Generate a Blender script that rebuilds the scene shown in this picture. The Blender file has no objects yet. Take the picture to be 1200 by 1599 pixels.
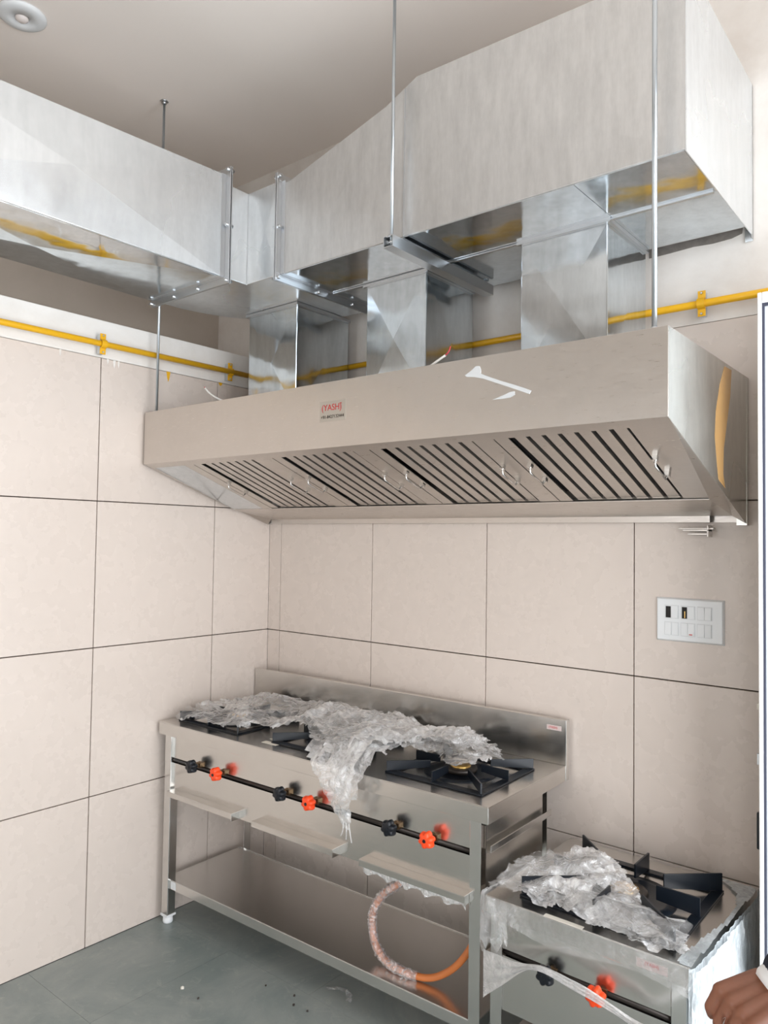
import bpy, bmesh, math, random
import numpy as np
from mathutils import Vector, Matrix, noise

random.seed(7)
SC = bpy.context.scene
COL = SC.collection
PI = math.pi

# ------------------------------------------------------------------ camera
def set_camera():
    cd = bpy.data.cameras.new('camera'); co = bpy.data.objects.new('camera', cd); COL.objects.link(co)
    yaw, pitch, roll, f = -0.689032, 0.036242, 0.014314, 1178.5656
    fw = Vector((math.cos(pitch)*math.sin(yaw), math.cos(pitch)*math.cos(yaw), math.sin(pitch)))
    r0 = Vector((math.cos(yaw), -math.sin(yaw), 0)); u0 = r0.cross(fw)
    c, s = math.cos(roll), math.sin(roll)
    r = c*r0 + s*u0; u = -s*r0 + c*u0
    m = Matrix.Identity(4)
    for i in range(3):
        m[i][0] = r[i]; m[i][1] = u[i]; m[i][2] = -fw[i]
    m[0][3], m[1][3], m[2][3] = 2.876688, -2.583804, 1.659391
    co.matrix_world = m
    cd.sensor_fit = 'VERTICAL'; cd.sensor_height = 24.0; cd.lens = f*24.0/1599.0
    cd.clip_start = 0.02
    SC.camera = co
set_camera()

# ------------------------------------------------------------------ world, daylight, exposure
W = bpy.data.worlds.new('daylight'); SC.world = W; W.use_nodes = True
wn = W.node_tree.nodes; wl = W.node_tree.links
bg = wn['Background']
bg.inputs['Color'].default_value = (0.93, 0.96, 1.0, 1)
bg.inputs['Strength'].default_value = 6.0

def portal(name, loc, rot, sx, sy):
    l = bpy.data.lights.new(name, 'AREA'); l.shape = 'RECTANGLE'; l.size = sx; l.size_y = sy
    l.cycles.is_portal = True
    o = bpy.data.objects.new(name, l); COL.objects.link(o); o.location = loc; o.rotation_euler = rot
    return o
RX = 3.45          # right wall
FY = -5.6          # wall behind the camera
CZ = 3.554         # ceiling
# openings of the right wall, its unseen windows added to steer daylight: (y0, y1, z0, z1)
DOOR = (-2.05, -0.34, 0.0, 2.36)
ADDED_WIN1 = (-2.05, -0.35, 2.50, 3.15)
ADDED_WIN2 = (-4.6, -2.50, 0.05, 2.45)
for i, (y0, y1, z0, z1) in enumerate((DOOR, ADDED_WIN1, ADDED_WIN2)):
    portal('daylight_portal', (RX+0.02, (y0+y1)/2, (z0+z1)/2), (0, PI/2, 0), z1-z0, y1-y0)
ADDED_DOOR2 = (0.3, 0.8, 0.0, 2.2)   # unseen doorway added behind the camera for low fill light (x0, x1, z0, z1)
portal('daylight_portal', ((ADDED_DOOR2[0]+ADDED_DOOR2[1])/2, FY-0.02, (ADDED_DOOR2[2]+ADDED_DOOR2[3])/2), (PI/2, 0, 0), ADDED_DOOR2[1]-ADDED_DOOR2[0], ADDED_DOOR2[3]-ADDED_DOOR2[2])

SC.view_settings.view_transform = 'Standard'
SC.view_settings.look = 'None'
SC.view_settings.gamma = 1.0
SC.view_settings.use_curve_mapping = False
SC.view_settings.exposure = 0.27
SC.cycles.max_bounces = 10
SC.cycles.diffuse_bounces = 6
SC.cycles.glossy_bounces = 6
SC.cycles.transparent_max_bounces = 24
SC.cycles.caustics_reflective = True
SC.cycles.sample_clamp_indirect = 8.0
SC.cycles.blur_glossy = 1.0

# ------------------------------------------------------------------ materials
def mat(name, color=(.8,.8,.8), metal=0.0, rough=.5, **kw):
    m = bpy.data.materials.new(name); m.use_nodes = True
    b = m.node_tree.nodes['Principled BSDF']
    b.inputs['Base Color'].default_value = (*color, 1)
    b.inputs['Metallic'].default_value = metal
    b.inputs['Roughness'].default_value = rough
    for k, v in kw.items():
        b.inputs[k.replace('_', ' ')].default_value = v
    return m
def nd(m, t, **kw):
    n = m.node_tree.nodes.new(t)
    for k, v in kw.items():
        if k in n.inputs: n.inputs[k].default_value = v
        else: setattr(n, k, v)
    return n
def lk(m, a, b): m.node_tree.links.new(a, b)
def coords(m, scale, kind='Object'):
    tc = nd(m, 'ShaderNodeTexCoord'); mp = nd(m, 'ShaderNodeMapping')
    mp.inputs['Scale'].default_value = scale
    lk(m, tc.outputs[kind], mp.inputs['Vector'])
    return mp.outputs['Vector']
def noise_tex(m, vec, scale, detail=4, rough=.55, dist=0.0):
    n = nd(m, 'ShaderNodeTexNoise'); n.inputs['Scale'].default_value = scale
    n.inputs['Detail'].default_value = detail; n.inputs['Roughness'].default_value = rough
    n.inputs['Distortion'].default_value = dist
    lk(m, vec, n.inputs['Vector']); return n.outputs['Fac']
def ramp(m, fac, stops):
    r = nd(m, 'ShaderNodeValToRGB'); e = r.color_ramp.elements
    while len(e) < len(stops): e.new(0.5)
    for el, (p, c) in zip(e, stops):
        el.position = p; el.color = (*c, 1) if len(c) == 3 else c
    lk(m, fac, r.inputs['Fac']); return r.outputs['Color']
def mrange(m, fac, a, b, c, d):
    r = nd(m, 'ShaderNodeMapRange')
    for i, v in enumerate((a, b, c, d)): r.inputs[i+1].default_value = v
    lk(m, fac, r.inputs[0]); return r.outputs[0]
def bump(m, height, strength, dist=.01):
    b = nd(m, 'ShaderNodeBump'); b.inputs['Strength'].default_value = strength; b.inputs['Distance'].default_value = dist
    lk(m, height, b.inputs['Height']); lk(m, b.outputs['Normal'], m.node_tree.nodes['Principled BSDF'].inputs['Normal'])
def BS(m): return m.node_tree.nodes['Principled BSDF']

def tile_material():
    m = mat('beige_ceramic_tile', (.66,.585,.50), 0, .3)
    v = coords(m, (1,1,1))
    n = noise_tex(m, v, 3.0, 5, .6)
    lk(m, ramp(m, n, [(.25, (.655,.574,.513)), (.75, (.664,.582,.522))]), BS(m).inputs['Base Color'])
    n2 = noise_tex(m, v, 9.0, 4, .6)
    lk(m, mrange(m, n2, .3, .7, .25, .30), BS(m).inputs['Roughness'])
    n3 = noise_tex(m, v, 1.6, 2, .5)
    bump(m, n3, .12, .02)
    return m
def steel_material(name='brushed_steel', color=(.66,.64,.61), r0=.19, r1=.27, scale=(2,60,60), wavy=.10):
    m = mat(name, color, 1.0, .25)
    v = coords(m, scale)
    n = noise_tex(m, v, 10.0, 3, .6)
    lk(m, mrange(m, n, .3, .7, r0, r1), BS(m).inputs['Roughness'])
    v2 = coords(m, (1,1,1))
    n2 = noise_tex(m, v2, 2.2, 3, .5)
    n4 = noise_tex(m, v2, 14.0, 5, .7)
    lk(m, ramp(m, n4, [(.25, tuple(c*.97 for c in color)), (.75, tuple(min(1, c*1.02) for c in color))]), BS(m).inputs['Base Color'])
    bump(m, n2, wavy, .03)
    return m
def galvanised(name, color, r0, r1, dusty, wavy=.18, diffuse=0.0):
    m = mat(name, color, 1.0-diffuse, .3)
    v = coords(m, (1,1,1))
    n = noise_tex(m, v, 1.8, 3, .5, .3)
    n2 = noise_tex(m, coords(m, (3,3,.6)), 9.0, 6, .7)
    lk(m, mrange(m, n, .3, .7, r0, r1), BS(m).inputs['Roughness'])
    mx = nd(m, 'ShaderNodeMix', data_type='RGBA', blend_type='MULTIPLY')
    mx.inputs['Factor'].default_value = 1.0
    lk(m, ramp(m, n2, [(.30, (1-dusty,)*3), (.62, (1,1,1))]), mx.inputs['A'])
    vo = nd(m, 'ShaderNodeTexVoronoi'); vo.inputs['Scale'].default_value = 45; lk(m, v, vo.inputs['Vector'])
    lk(m, ramp(m, vo.outputs['Distance'], [(0, tuple(c*.975 for c in color)), (1, tuple(min(1, c*1.02) for c in color))]), mx.inputs['B'])
    lk(m, mx.outputs['Result'], BS(m).inputs['Base Color'])
    n3 = noise_tex(m, v, 2.6, 3, .5)
    bump(m, n3, wavy, .03)
    return m
def plaster(name, c0, c1, rough=.85, sc=3.0):
    m = mat(name, c0, 0, rough)
    v = coords(m, (1,1,1))
    n = noise_tex(m, v, sc, 6, .65, .4)
    lk(m, ramp(m, n, [(.35, c0), (.65, c1)]), BS(m).inputs['Base Color'])
    bump(m, noise_tex(m, v, 30, 4, .6), .15, .004)
    return m
def film_material(name, lo, hi, tint=(1,1,1), sc=(1,1,1), scale=45.0, gloss=.34):
    m = bpy.data.materials.new(name); m.use_nodes = True
    nt = m.node_tree; nt.nodes.remove(nt.nodes['Principled BSDF'])
    out = nt.nodes['Material Output']
    tr = nd(m, 'ShaderNodeBsdfTransparent')
    gl = nd(m, 'ShaderNodeBsdfGlossy'); gl.inputs['Roughness'].default_value = .08
    gl.inputs['Color'].default_value = (1, 1, 1, 1)
    df = nd(m, 'ShaderNodeBsdfDiffuse'); df.inputs['Color'].default_value = (.95*tint[0], .95*tint[1], .95*tint[2], 1)
    tl = nd(m, 'ShaderNodeBsdfTranslucent'); tl.inputs['Color'].default_value = (.97*tint[0], .97*tint[1], .97*tint[2], 1)
    a1 = nd(m, 'ShaderNodeMixShader'); a1.inputs[0].default_value = .2
    lk(m, df.outputs[0], a1.inputs[1]); lk(m, tl.outputs[0], a1.inputs[2])
    a2 = nd(m, 'ShaderNodeMixShader'); a2.inputs[0].default_value = gloss
    lk(m, a1.outputs[0], a2.inputs[1]); lk(m, gl.outputs[0], a2.inputs[2])
    v = coords(m, sc)
    n = noise_tex(m, v, scale, 6, .75, 1.5)
    n2 = noise_tex(m, v, scale*.18, 3, .6, .5)
    mul = nd(m, 'ShaderNodeMath', operation='MULTIPLY'); lk(m, n, mul.inputs[0]); lk(m, n2, mul.inputs[1])
    f = mrange(m, mul.outputs[0], .14, .38, lo, hi)
    fr = nd(m, 'ShaderNodeFresnel'); fr.inputs['IOR'].default_value = 1.4
    ad = nd(m, 'ShaderNodeMath', operation='ADD', use_clamp=True); lk(m, f, ad.inputs[0]); lk(m, fr.outputs[0], ad.inputs[1])
    mix = nd(m, 'ShaderNodeMixShader')
    lk(m, ad.outputs[0], mix.inputs[0]); lk(m, tr.outputs[0], mix.inputs[1]); lk(m, a2.outputs[0], mix.inputs[2])
    lk(m, mix.outputs[0], out.inputs['Surface'])
    bp = nd(m, 'ShaderNodeBump'); bp.inputs['Strength'].default_value = .9; bp.inputs['Distance'].default_value = .006
    nb = noise_tex(m, v, scale*2.4, 4, .6, 2.5)
    lk(m, nb, bp.inputs['Height']); lk(m, bp.outputs['Normal'], gl.inputs['Normal']); lk(m, bp.outputs['Normal'], df.inputs['Normal'])
    return m
def stone_material():
    m = mat('polished_green_stone', (.10,.125,.12), 0, .28)
    v = coords(m, (1,1,1), 'Object')
    n = noise_tex(m, v, 2.2, 7, .65, .8)
    n2 = noise_tex(m, v, 14, 6, .7, 1.2)
    mx = nd(m, 'ShaderNodeMix', data_type='RGBA', blend_type='MIX'); 
    lk(m, mrange(m, n2, .55, .75, 0, .5), mx.inputs['Factor'])
    lk(m, ramp(m, n, [(.32, (.165,.205,.20)), (.68, (.32,.34,.32))]), mx.inputs['A'])
    mx.inputs['B'].default_value = (.40,.40,.37,1)
    lk(m, mx.outputs['Result'], BS(m).inputs['Base Color'])
    lk(m, mrange(m, n, .3, .7, .25, .45), BS(m).inputs['Roughness'])
    return m

M = {}
M['tile'] = tile_material()
M['grout'] = mat('dark_grout', (.055,.035,.025), 0, .9)
M['white_paint'] = plaster('white_wall_paint', (.74,.71,.67), (.82,.80,.77))
M['old_paint'] = plaster('scuffed_white_plaster', (.66,.61,.56), (.80,.77,.73), sc=2.0)
M['beige_paint'] = plaster('cream_wall_paint', (.45,.395,.335), (.49,.43,.37))
M['ceiling'] = plaster('cream_ceiling_paint', (.82,.755,.70), (.84,.775,.72), sc=.6)
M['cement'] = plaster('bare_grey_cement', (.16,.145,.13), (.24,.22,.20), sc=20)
M['stone'] = stone_material()
M['steel'] = steel_material()
M['steel_hood'] = steel_material('satin_hood_steel', (.62,.58,.54), .27, .40, (2,2,50), .17)
M['steel_bright'] = steel_material('bright_steel_edge', (.70,.69,.67), .16, .26, (40,40,3), .05)
M['steel_shelf'] = steel_material('shelf_steel', (.72,.71,.69), .26, .262, (1,1,1), .06)
M['side_steel'] = galvanised('scuffed_side_steel', (.62,.61,.575), .18, .36, .16, .10)
M['stain'] = mat('orange_adhesive_stain', (.62,.36,.13), .3, .4, Alpha=.62)
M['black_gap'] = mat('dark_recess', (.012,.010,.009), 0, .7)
M['galv'] = galvanised('galvanised_sheet', (.68,.73,.765), .07, .20, .16, .24)
M['galv_dusty'] = galvanised('dusty_galvanised_sheet', (.62,.615,.605), .30, .46, .16, .10, .22)
M['galv_lit'] = galvanised('lit_galvanised_sheet', (.78,.81,.83), .18, .36, .10, .15, .26)  # paler copy of the sheet: daylight from the right put into the colour
M['zinc'] = mat('zinc_plated_steel', (.62,.64,.66), 1, .32)
M['rod'] = mat('zinc_threaded_rod', (.55,.60,.64), 1, .35)
M['yellow'] = mat('yellow_gloss_paint', (.78,.42,.01), 0, .28)
M['black_iron'] = mat('black_enamelled_iron', (.006,.009,.014), 0, .32, Coat_Weight=.12, Coat_Roughness=.2, Specular_IOR_Level=.3)
M['black_plastic'] = mat('black_plastic', (.008,.010,.014), 0, .3, Specular_IOR_Level=.35)
M['orange_plastic'] = mat('orange_red_plastic', (.95,.075,.012), 0, .32)
M['brass'] = mat('brass', (.65,.42,.14), 1, .3)
M['aged_brass'] = mat('aged_brass', (.28,.19,.11), 1, .4)
M['black_pipe'] = mat('blackened_pipe', (.035,.028,.024), .6, .35)
M['white_plastic'] = mat('white_plastic', (.80,.82,.83), 0, .3)
M['white_plastic_dim'] = mat('white_grey_plastic', (.70,.72,.73), 0, .35)
M['hose'] = mat('orange_rubber_hose', (.62,.19,.05), 0, .4)
M['red_print'] = mat('red_print', (.55,.03,.03), 0, .5)
M['black_print'] = mat('dark_print', (.03,.02,.015), 0, .5)
M['sticker'] = mat('silver_sticker', (.50,.47,.42), .7, .35)
M['sticker_pink'] = mat('pale_pink_sticker', (.62,.52,.50), 0, .4)
M['white_smear'] = mat('white_adhesive_smear', (.62,.64,.65), 0, .6)
M['tape'] = mat('cream_paper_tape', (.72,.68,.60), 0, .6)
M['alu_white'] = mat('white_powder_coated_aluminium', (.84,.84,.83), 0, .3)
M['gasket'] = mat('dark_rubber_gasket', (.05,.055,.085), 0, .5)
M['frosted'] = mat('frosted_white_glass', (.86,.91,.93), 0, .25)
M['film'] = film_material('crumpled_clear_film', .06, .86, scale=18, gloss=.45)
M['film_thin'] = film_material('stretched_clear_film', .04, .45, scale=30)
M['film_dense'] = film_material('layered_stretch_film', .40, .95, (.70,.76,.79), (1,1,.35), 26, .30)
M['film_rope'] = film_material('twisted_stretch_film', .45, .95, (.97,.96,.95), (1,1,1), 40)
M['skin'] = mat('brown_skin', (.22,.085,.045), 0, .5, Subsurface_Weight=.1)
M['navy_cloth'] = mat('dark_navy_cloth', (.012,.014,.028), 0, .85)
M['dark_cloth'] = mat('charcoal_cloth', (.03,.03,.035), 0, .85)
M['white_cloth'] = mat('white_cotton', (.8,.8,.8), 0, .8)
M['hair'] = mat('black_hair', (.01,.008,.007), 0, .5)
M['eye'] = mat('eye_white', (.8,.8,.78), 0, .2)
M['cable'] = mat('white_cable', (.78,.77,.74), 0, .4)
M['red_cable'] = mat('red_cable', (.6,.05,.06), 0, .4)
M['led'] = mat('pale_lens', (.72,.66,.63), 0, .15)

# ------------------------------------------------------------------ geometry helpers
def box(bm, x0, x1, y0, y1, z0, z1):
    v = [bm.verts.new(p) for p in ((x0,y0,z0),(x1,y0,z0),(x1,y1,z0),(x0,y1,z0),(x0,y0,z1),(x1,y0,z1),(x1,y1,z1),(x0,y1,z1))]
    for f in ((0,3,2,1),(4,5,6,7),(0,1,5,4),(1,2,6,5),(2,3,7,6),(3,0,4,7)): bm.faces.new([v[i] for i in f])
    return v
def BX(*a):
    bm = bmesh.new(); box(bm, *a); return bm
def hexa(bm, p):
    """p: 8 points, bottom loop then top loop"""
    v = [bm.verts.new(q) for q in p]
    for f in ((0,3,2,1),(4,5,6,7),(0,1,5,4),(1,2,6,5),(2,3,7,6),(3,0,4,7)): bm.faces.new([v[i] for i in f])
def prism(bm, pts, axis, a, b):
    """extrude polygon pts (2-tuples) along axis between a and b"""
    def P(q, t):
        if axis == 'x': return (t, q[0], q[1])
        if axis == 'y': return (q[0], t, q[1])
        return (q[0], q[1], t)
    A = [bm.verts.new(P(q, a)) for q in pts]; B = [bm.verts.new(P(q, b)) for q in pts]
    n = len(pts)
    bm.faces.new(A[::-1]); bm.faces.new(B)
    for i in range(n): bm.faces.new((A[i], A[(i+1) % n], B[(i+1) % n], B[i]))
def tube(bm, path, r, n=12, caps=True, radii=None):
    path = [Vector(p) for p in path]; rings = []
    up = Vector((0,0,1))
    prev = None
    for i, p in enumerate(path):
        d = (path[min(i+1, len(path)-1)] - path[max(i-1, 0)]).normalized()
        if prev is None:
            a = d.orthogonal().normalized()
        else:
            a = (prev - d*prev.dot(d)).normalized()
        prev = a; b = d.cross(a)
        rr = radii[i] if radii else r
        rings.append([bm.verts.new(p + rr*(math.cos(2*PI*k/n)*a + math.sin(2*PI*k/n)*b)) for k in range(n)])
    for R0, R1 in zip(rings, rings[1:]):
        for k in range(n): bm.faces.new((R0[k], R0[(k+1) % n], R1[(k+1) % n], R1[k])).smooth = True
    if caps:
        bm.faces.new(rings[0][::-1]); bm.faces.new(rings[-1])
def lathe(bm, prof, c=(0,0,0), n=32, axis='z'):
    """prof list of (r, h)"""
    rings = []
    for r, h in prof:
        ring = []
        for k in range(n):
            t = 2*PI*k/n; q = (r*math.cos(t), r*math.sin(t), h)
            if axis == 'y': q = (q[0], -q[2], q[1])
            if axis == 'x': q = (q[2], q[0], q[1])
            ring.append(bm.verts.new((q[0]+c[0], q[1]+c[1], q[2]+c[2])))
        rings.append(ring)
    for A, B in zip(rings, rings[1:]):
        for k in range(n):
            bm.faces.new((A[k], A[(k+1) % n], B[(k+1) % n], B[k])).smooth = True
    bm.faces.new(rings[0][::-1]); bm.faces.new(rings[-1])
def obj(name, bm, m, parent=None, bevel=0, loc=None, rot=None, kind=None, smooth=False):
    me = bpy.data.meshes.new(name)
    bmesh.ops.recalc_face_normals(bm, faces=bm.faces[:])
    if smooth:
        for f in bm.faces: f.smooth = True
    bm.to_mesh(me); bm.free()
    me.materials.append(M[m] if isinstance(m, str) else m)
    o = bpy.data.objects.new(name, me); COL.objects.link(o)
    if parent: o.parent = parent
    if loc: o.location = loc
    if rot: o.rotation_euler = rot
    if bevel:
        b = o.modifiers.new('bevel', 'BEVEL'); b.width = bevel; b.segments = 2; b.limit_method = 'ANGLE'
    if kind: o['kind'] = kind
    return o
def tag(o, label, cat, group=None, kind=None):
    o['label'] = label; o['category'] = cat
    if group: o['group'] = group
    if kind: o['kind'] = kind
    return o
def thing(name, label, cat, loc=(0,0,0), rotz=0, group=None):
    o = bpy.data.objects.new(name, None); COL.objects.link(o); o.empty_display_size = .1
    o.location = loc; o.rotation_euler = (0,0,rotz)
    return tag(o, label, cat, group)
def struct(name, bm, m, parent=None, **kw):
    return obj(name, bm, m, parent, kind='structure', **kw)
def bez(pts, n=10):
    """Catmull-Rom through pts"""
    P = [Vector(p) for p in pts]; out = []
    for i in range(len(P)-1):
        p0 = P[max(i-1, 0)]; p1 = P[i]; p2 = P[i+1]; p3 = P[min(i+2, len(P)-1)]
        for k in range(n):
            t = k/n
            out.append(.5*((2*p1)+(p2-p0)*t+(2*p0-5*p1+4*p2-p3)*t*t+(3*p1-p0-3*p2+p3)*t**3))
    out.append(P[-1]); return out
def text(name, body, size, m, parent, loc, rot, extrude=.0002):
    c = bpy.data.curves.new(name, 'FONT'); c.body = body; c.size = size; c.extrude = extrude
    c.align_x = 'CENTER'; c.align_y = 'CENTER'
    c.materials.append(M[m])
    t = bpy.data.objects.new('tmp', c); COL.objects.link(t)
    me = bpy.data.meshes.new_from_object(t); bpy.data.objects.remove(t)
    o = bpy.data.objects.new(name, me); COL.objects.link(o); o.parent = parent; o.location = loc; o.rotation_euler = rot
    return o

# ================================================================== ROOM
TT = .010   # tile thickness; tile faces lie on x = 0 and y = 0
GAP = .0042
# floor
fl = struct('floor', BX(-.6, RX+.2, FY-.1, .2, -.12, -.012), 'grout')
def slab(x0, x1, y0, y1):
    g = .0005
    return struct_piece('floor_slab', BX(x0+g, x1-g, y0+g, y1-g, -.014, 0), 'stone', fl)
def struct_piece(name, bm, m, parent, bevel=0):
    return obj(name, bm, m, parent, bevel=bevel)
ys = [0.0, -.575] + [-.575-.6*k for k in range(1, 9)]
for j in range(len(ys)-1):
    off = .45 if j % 2 else 0.0
    x = 0.0
    xs = [0.0] + [v for v in (off+.9*k for k in range(0, 5)) if .05 < v < RX] + [RX]
    for a, b in zip(xs, xs[1:]): slab(a, b, ys[j+1], ys[j])
# ceiling
ce = struct('ceiling', BX(-.6, RX+.2, FY-.1, .2, CZ, CZ+.15), 'ceiling')
# left wall: thick tiled lower part, recessed upper part
wl_ = struct('wall_left', BX(-.45, -TT, FY, .12, -.02, 2.393), 'grout')
struct('plaster_band', BX(-.45, -.001, FY, .12, 2.3935, 2.55), 'white_paint', wl_, bevel=.004)
struct('upper_wall', BX(-.6, -.45, FY, .12, -.02, CZ+.02), 'beige_paint', wl_)
# back wall
wb = struct('wall_back', BX(-.6, RX+.2, TT, .2, -.02, 2.393), 'grout')
struct('upper_wall', BX(-.6, RX+.2, .001, .2, 2.393, CZ+.02), 'old_paint', wb)
TW = .5977; TS = .0858; TL = .3464
zs = [0, .6, 1.2, 1.8, 2.393]
xs = [0.0] + [TS+TW*k for k in range(0, 6)] + [RX]
for a, b in zip(xs, xs[1:]):
    for z0, z1 in zip(zs, zs[1:]):
        g = GAP/2
        obj('tile', BX(a+g if a > 0 else .0005, b-g, 0, TT+.001, z0+g, z1-g), 'tile', wb, bevel=.0008)
yl = [0.0] + [-(TL+TW*k) for k in range(0, 9)]
for a, b in zip(yl, yl[1:]):
    for z0, z1 in zip(zs, zs[1:]):
        g = GAP/2
        obj('tile', BX(-TT-.001, 0, b+g, a-g if a < 0 else -.0005, z0+g, z1-g), 'tile', wl_, bevel=.0008)
# rough cement left bare on the back wall below the duct
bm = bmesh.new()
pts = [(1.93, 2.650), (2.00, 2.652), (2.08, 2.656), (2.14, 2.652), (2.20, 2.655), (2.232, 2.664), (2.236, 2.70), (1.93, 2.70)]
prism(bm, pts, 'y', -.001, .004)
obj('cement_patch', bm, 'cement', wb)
# paint drips and yellow smears below the pipe on the left wall
for (y, w, l, mm) in ((-.885,.006,.035,'white_paint'), (-.915,.005,.022,'white_paint'), (-.865,.004,.03,'white_paint'), (-1.12,.004,.03,'white_paint'), (-.62,.010,.045,'yellow'), (-.33,.012,.016,'yellow')):
    bm = bmesh.new()
    prism(bm, [(y-w,2.393),(y-w*.6,2.393-l*.6),(y,2.393-l),(y+w*.6,2.393-l*.6),(y+w,2.393)], 'x', -.0005, .001)
    obj('paint_drip', bm, mm, wl_)

# right wall with the doorway and added windows, wall behind the camera with added doorway
bm = bmesh.new()
T = .2
def rw(y0, y1, z0, z1): box(bm, RX, RX+T, y0, y1, z0, z1)
rw(DOOR[1], .12, -.02, ADDED_WIN1[2]); rw(ADDED_WIN1[1], .12, ADDED_WIN1[2], CZ+.02)
rw(ADDED_WIN1[0], ADDED_WIN1[1], ADDED_WIN1[3], CZ+.02)
rw(DOOR[0], DOOR[1], DOOR[3], ADDED_WIN1[2])
rw(ADDED_WIN2[1], DOOR[0], -.02, CZ+.02)
rw(ADDED_WIN2[0], ADDED_WIN2[1], -.02, ADDED_WIN2[2]); rw(ADDED_WIN2[0], ADDED_WIN2[1], ADDED_WIN2[3], CZ+.02)
rw(FY, ADDED_WIN2[0], -.02, CZ+.02)
struct('wall_right', bm, 'beige_paint')
bm = bmesh.new()
box(bm, -.6, ADDED_DOOR2[0], FY-.2, FY, -.02, CZ+.02); box(bm, ADDED_DOOR2[1], RX+.2, FY-.2, FY, -.02, CZ+.02); box(bm, ADDED_DOOR2[0], ADDED_DOOR2[1], FY-.2, FY, ADDED_DOOR2[3], CZ+.02)
struct('wall_front', bm, 'beige_paint')
def added_window(n, y0, y1, z0, z1, cols):
    w = bpy.data.objects.new('added_window_%d' % n, None); COL.objects.link(w); w['kind'] = 'structure'
    bm = bmesh.new(); x0, x1 = RX+.05, RX+.10; t = .05
    box(bm, x0, x1, y0, y1, z0, z0+t); box(bm, x0, x1, y0, y1, z1-t, z1)
    for k in range(cols+1):
        yy = y0 + (y1-y0-t)*k/cols
        box(bm, x0, x1, yy, yy+t, z0+t, z1-t)
    obj('added_window_frame', bm, 'alu_white', w)
added_window(1, *ADDED_WIN1, 2); added_window(2, *ADDED_WIN2, 3)
# open door leaf, standing into the room parallel to the back wall
d = bpy.data.objects.new('door_1', None); COL.objects.link(d); d['kind'] = 'structure'
LX0, LX1, LY, LZ = 2.350, 3.42, -.30, 2.362
bm = bmesh.new(); fw_ = .011
for a in ((LX0, LX0+fw_, LY-.02, LY+.02, .01, LZ), (LX1-fw_, LX1, LY-.02, LY+.02, .01, LZ), (LX0+fw_, LX1-fw_, LY-.02, LY+.02, LZ-.03, LZ), (LX0+fw_, LX1-fw_, LY-.02, LY+.02, .01, .04)):
    box(bm, *a)
obj('door_frame', bm, 'alu_white', d, bevel=.003)
bm = bmesh.new(); g0 = LX0+fw_; gw = .006
box(bm, g0, g0+gw, LY-.015, LY+.015, .04, LZ-.03); box(bm, LX1-fw_-gw, LX1-fw_, LY-.015, LY+.015, .04, LZ-.03)
box(bm, g0+gw, LX1-fw_-gw, LY-.015, LY+.015, LZ-.038, LZ-.03); box(bm, g0+gw, LX1-fw_-gw, LY-.015, LY+.015, .04, .048)
obj('gasket', bm, 'gasket', d)
obj('glass_panel', BX(g0+gw, LX1-fw_-gw, LY-.006, LY+.006, .048, LZ-.038), 'frosted', d)
obj('door_handle', BX(LX0-.010, LX0, LY-.005, LY+.010, .825, .925), 'black_plastic', d, bevel=.003)
obj('latch', BX(LX0-.008, LX0, LY-.005, LY+.01, 1.055, 1.085), 'zinc', d, bevel=.001)
obj('keeper', BX(LX0-.008, LX0, LY-.005, LY+.01, 1.205, 1.222), 'tape', d, bevel=.001)

# ================================================================== GAS PIPE
gp = thing('gas_pipe', 'yellow painted gas pipe running along both walls above the tiles', 'pipe')
bm = bmesh.new(); tube(bm, [(.04, FY+.05, 2.43), (.04, -1.4, 2.437), (.04, -.075, 2.447)], .0125, 16)
obj('pipe_length', bm, 'yellow', gp)
bm = bmesh.new(); tube(bm, bez([(.04, -.08, 2.447), (.044, -.052, 2.447), (.075, -.04, 2.446)], 5), .0145, 16)
obj('pipe_elbow', bm, 'yellow', gp)
bm = bmesh.new(); tube(bm, [(.07, -.04, 2.446), (RX-.01, -.04, 2.446)], .0125, 16)
obj('pipe_length', bm, 'yellow', gp)
def clamp(loc, rz):
    c = bmesh.new()
    # saddle strap: band round the pipe with two ears, on a small block
    for s in (-1, 1):
        box(c, -.012, .012, -.030, -.026 , s*.014 if s > 0 else -.042, .042 if s > 0 else -.014)
    ring = []
    n = 14
    for k in range(n+1):
        a = -PI/2 + PI*k/n
        ring.append((-.027-.018*math.cos(a)+.0, .0165*math.sin(a)))
    for k in range(n):
        (ya, za), (yb, zb) = ring[k], ring[k+1]
        hexa(c, [(-.012, ya, za), (.012, ya, za), (.012, ya-.002, za*1.12), (-.012, ya-.002, za*1.12), (-.012, yb, zb), (.012, yb, zb), (.012, yb-.002, zb*1.12), (-.012, yb-.002, zb*1.12)])
    o = obj('pipe_clamp', c, 'yellow', gp, loc=loc, rot=(0, 0, rz))
    b = obj('backing_block', BX(-.009, .009, -.028, 0, -.040, .040), 'zinc', o)
    for s in (-1, 1):
        c = bmesh.new(); lathe(c, [(.004, 0), (.004, .004), (.002, .006)], (0, -.03, s*.034), 8, 'y')
        obj('screw', c, 'zinc', o)
clamp((.012, -.962, 2.440), -PI/2*-1)
clamp((.004, -.30, 2.446), PI/2)
clamp((.004, -1.9, 2.434), PI/2)
clamp((2.118, -.012, 2.446), 0)
clamp((.86, -.004, 2.446), 0)
clamp((3.1, -.004, 2.446), 0)

# ================================================================== EXHAUST DUCT
ZB = 2.66; XF = .565; YF = -.655
du = thing('exhaust_duct', 'galvanised sheet metal exhaust duct bending round the corner above the hood', 'duct')
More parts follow.
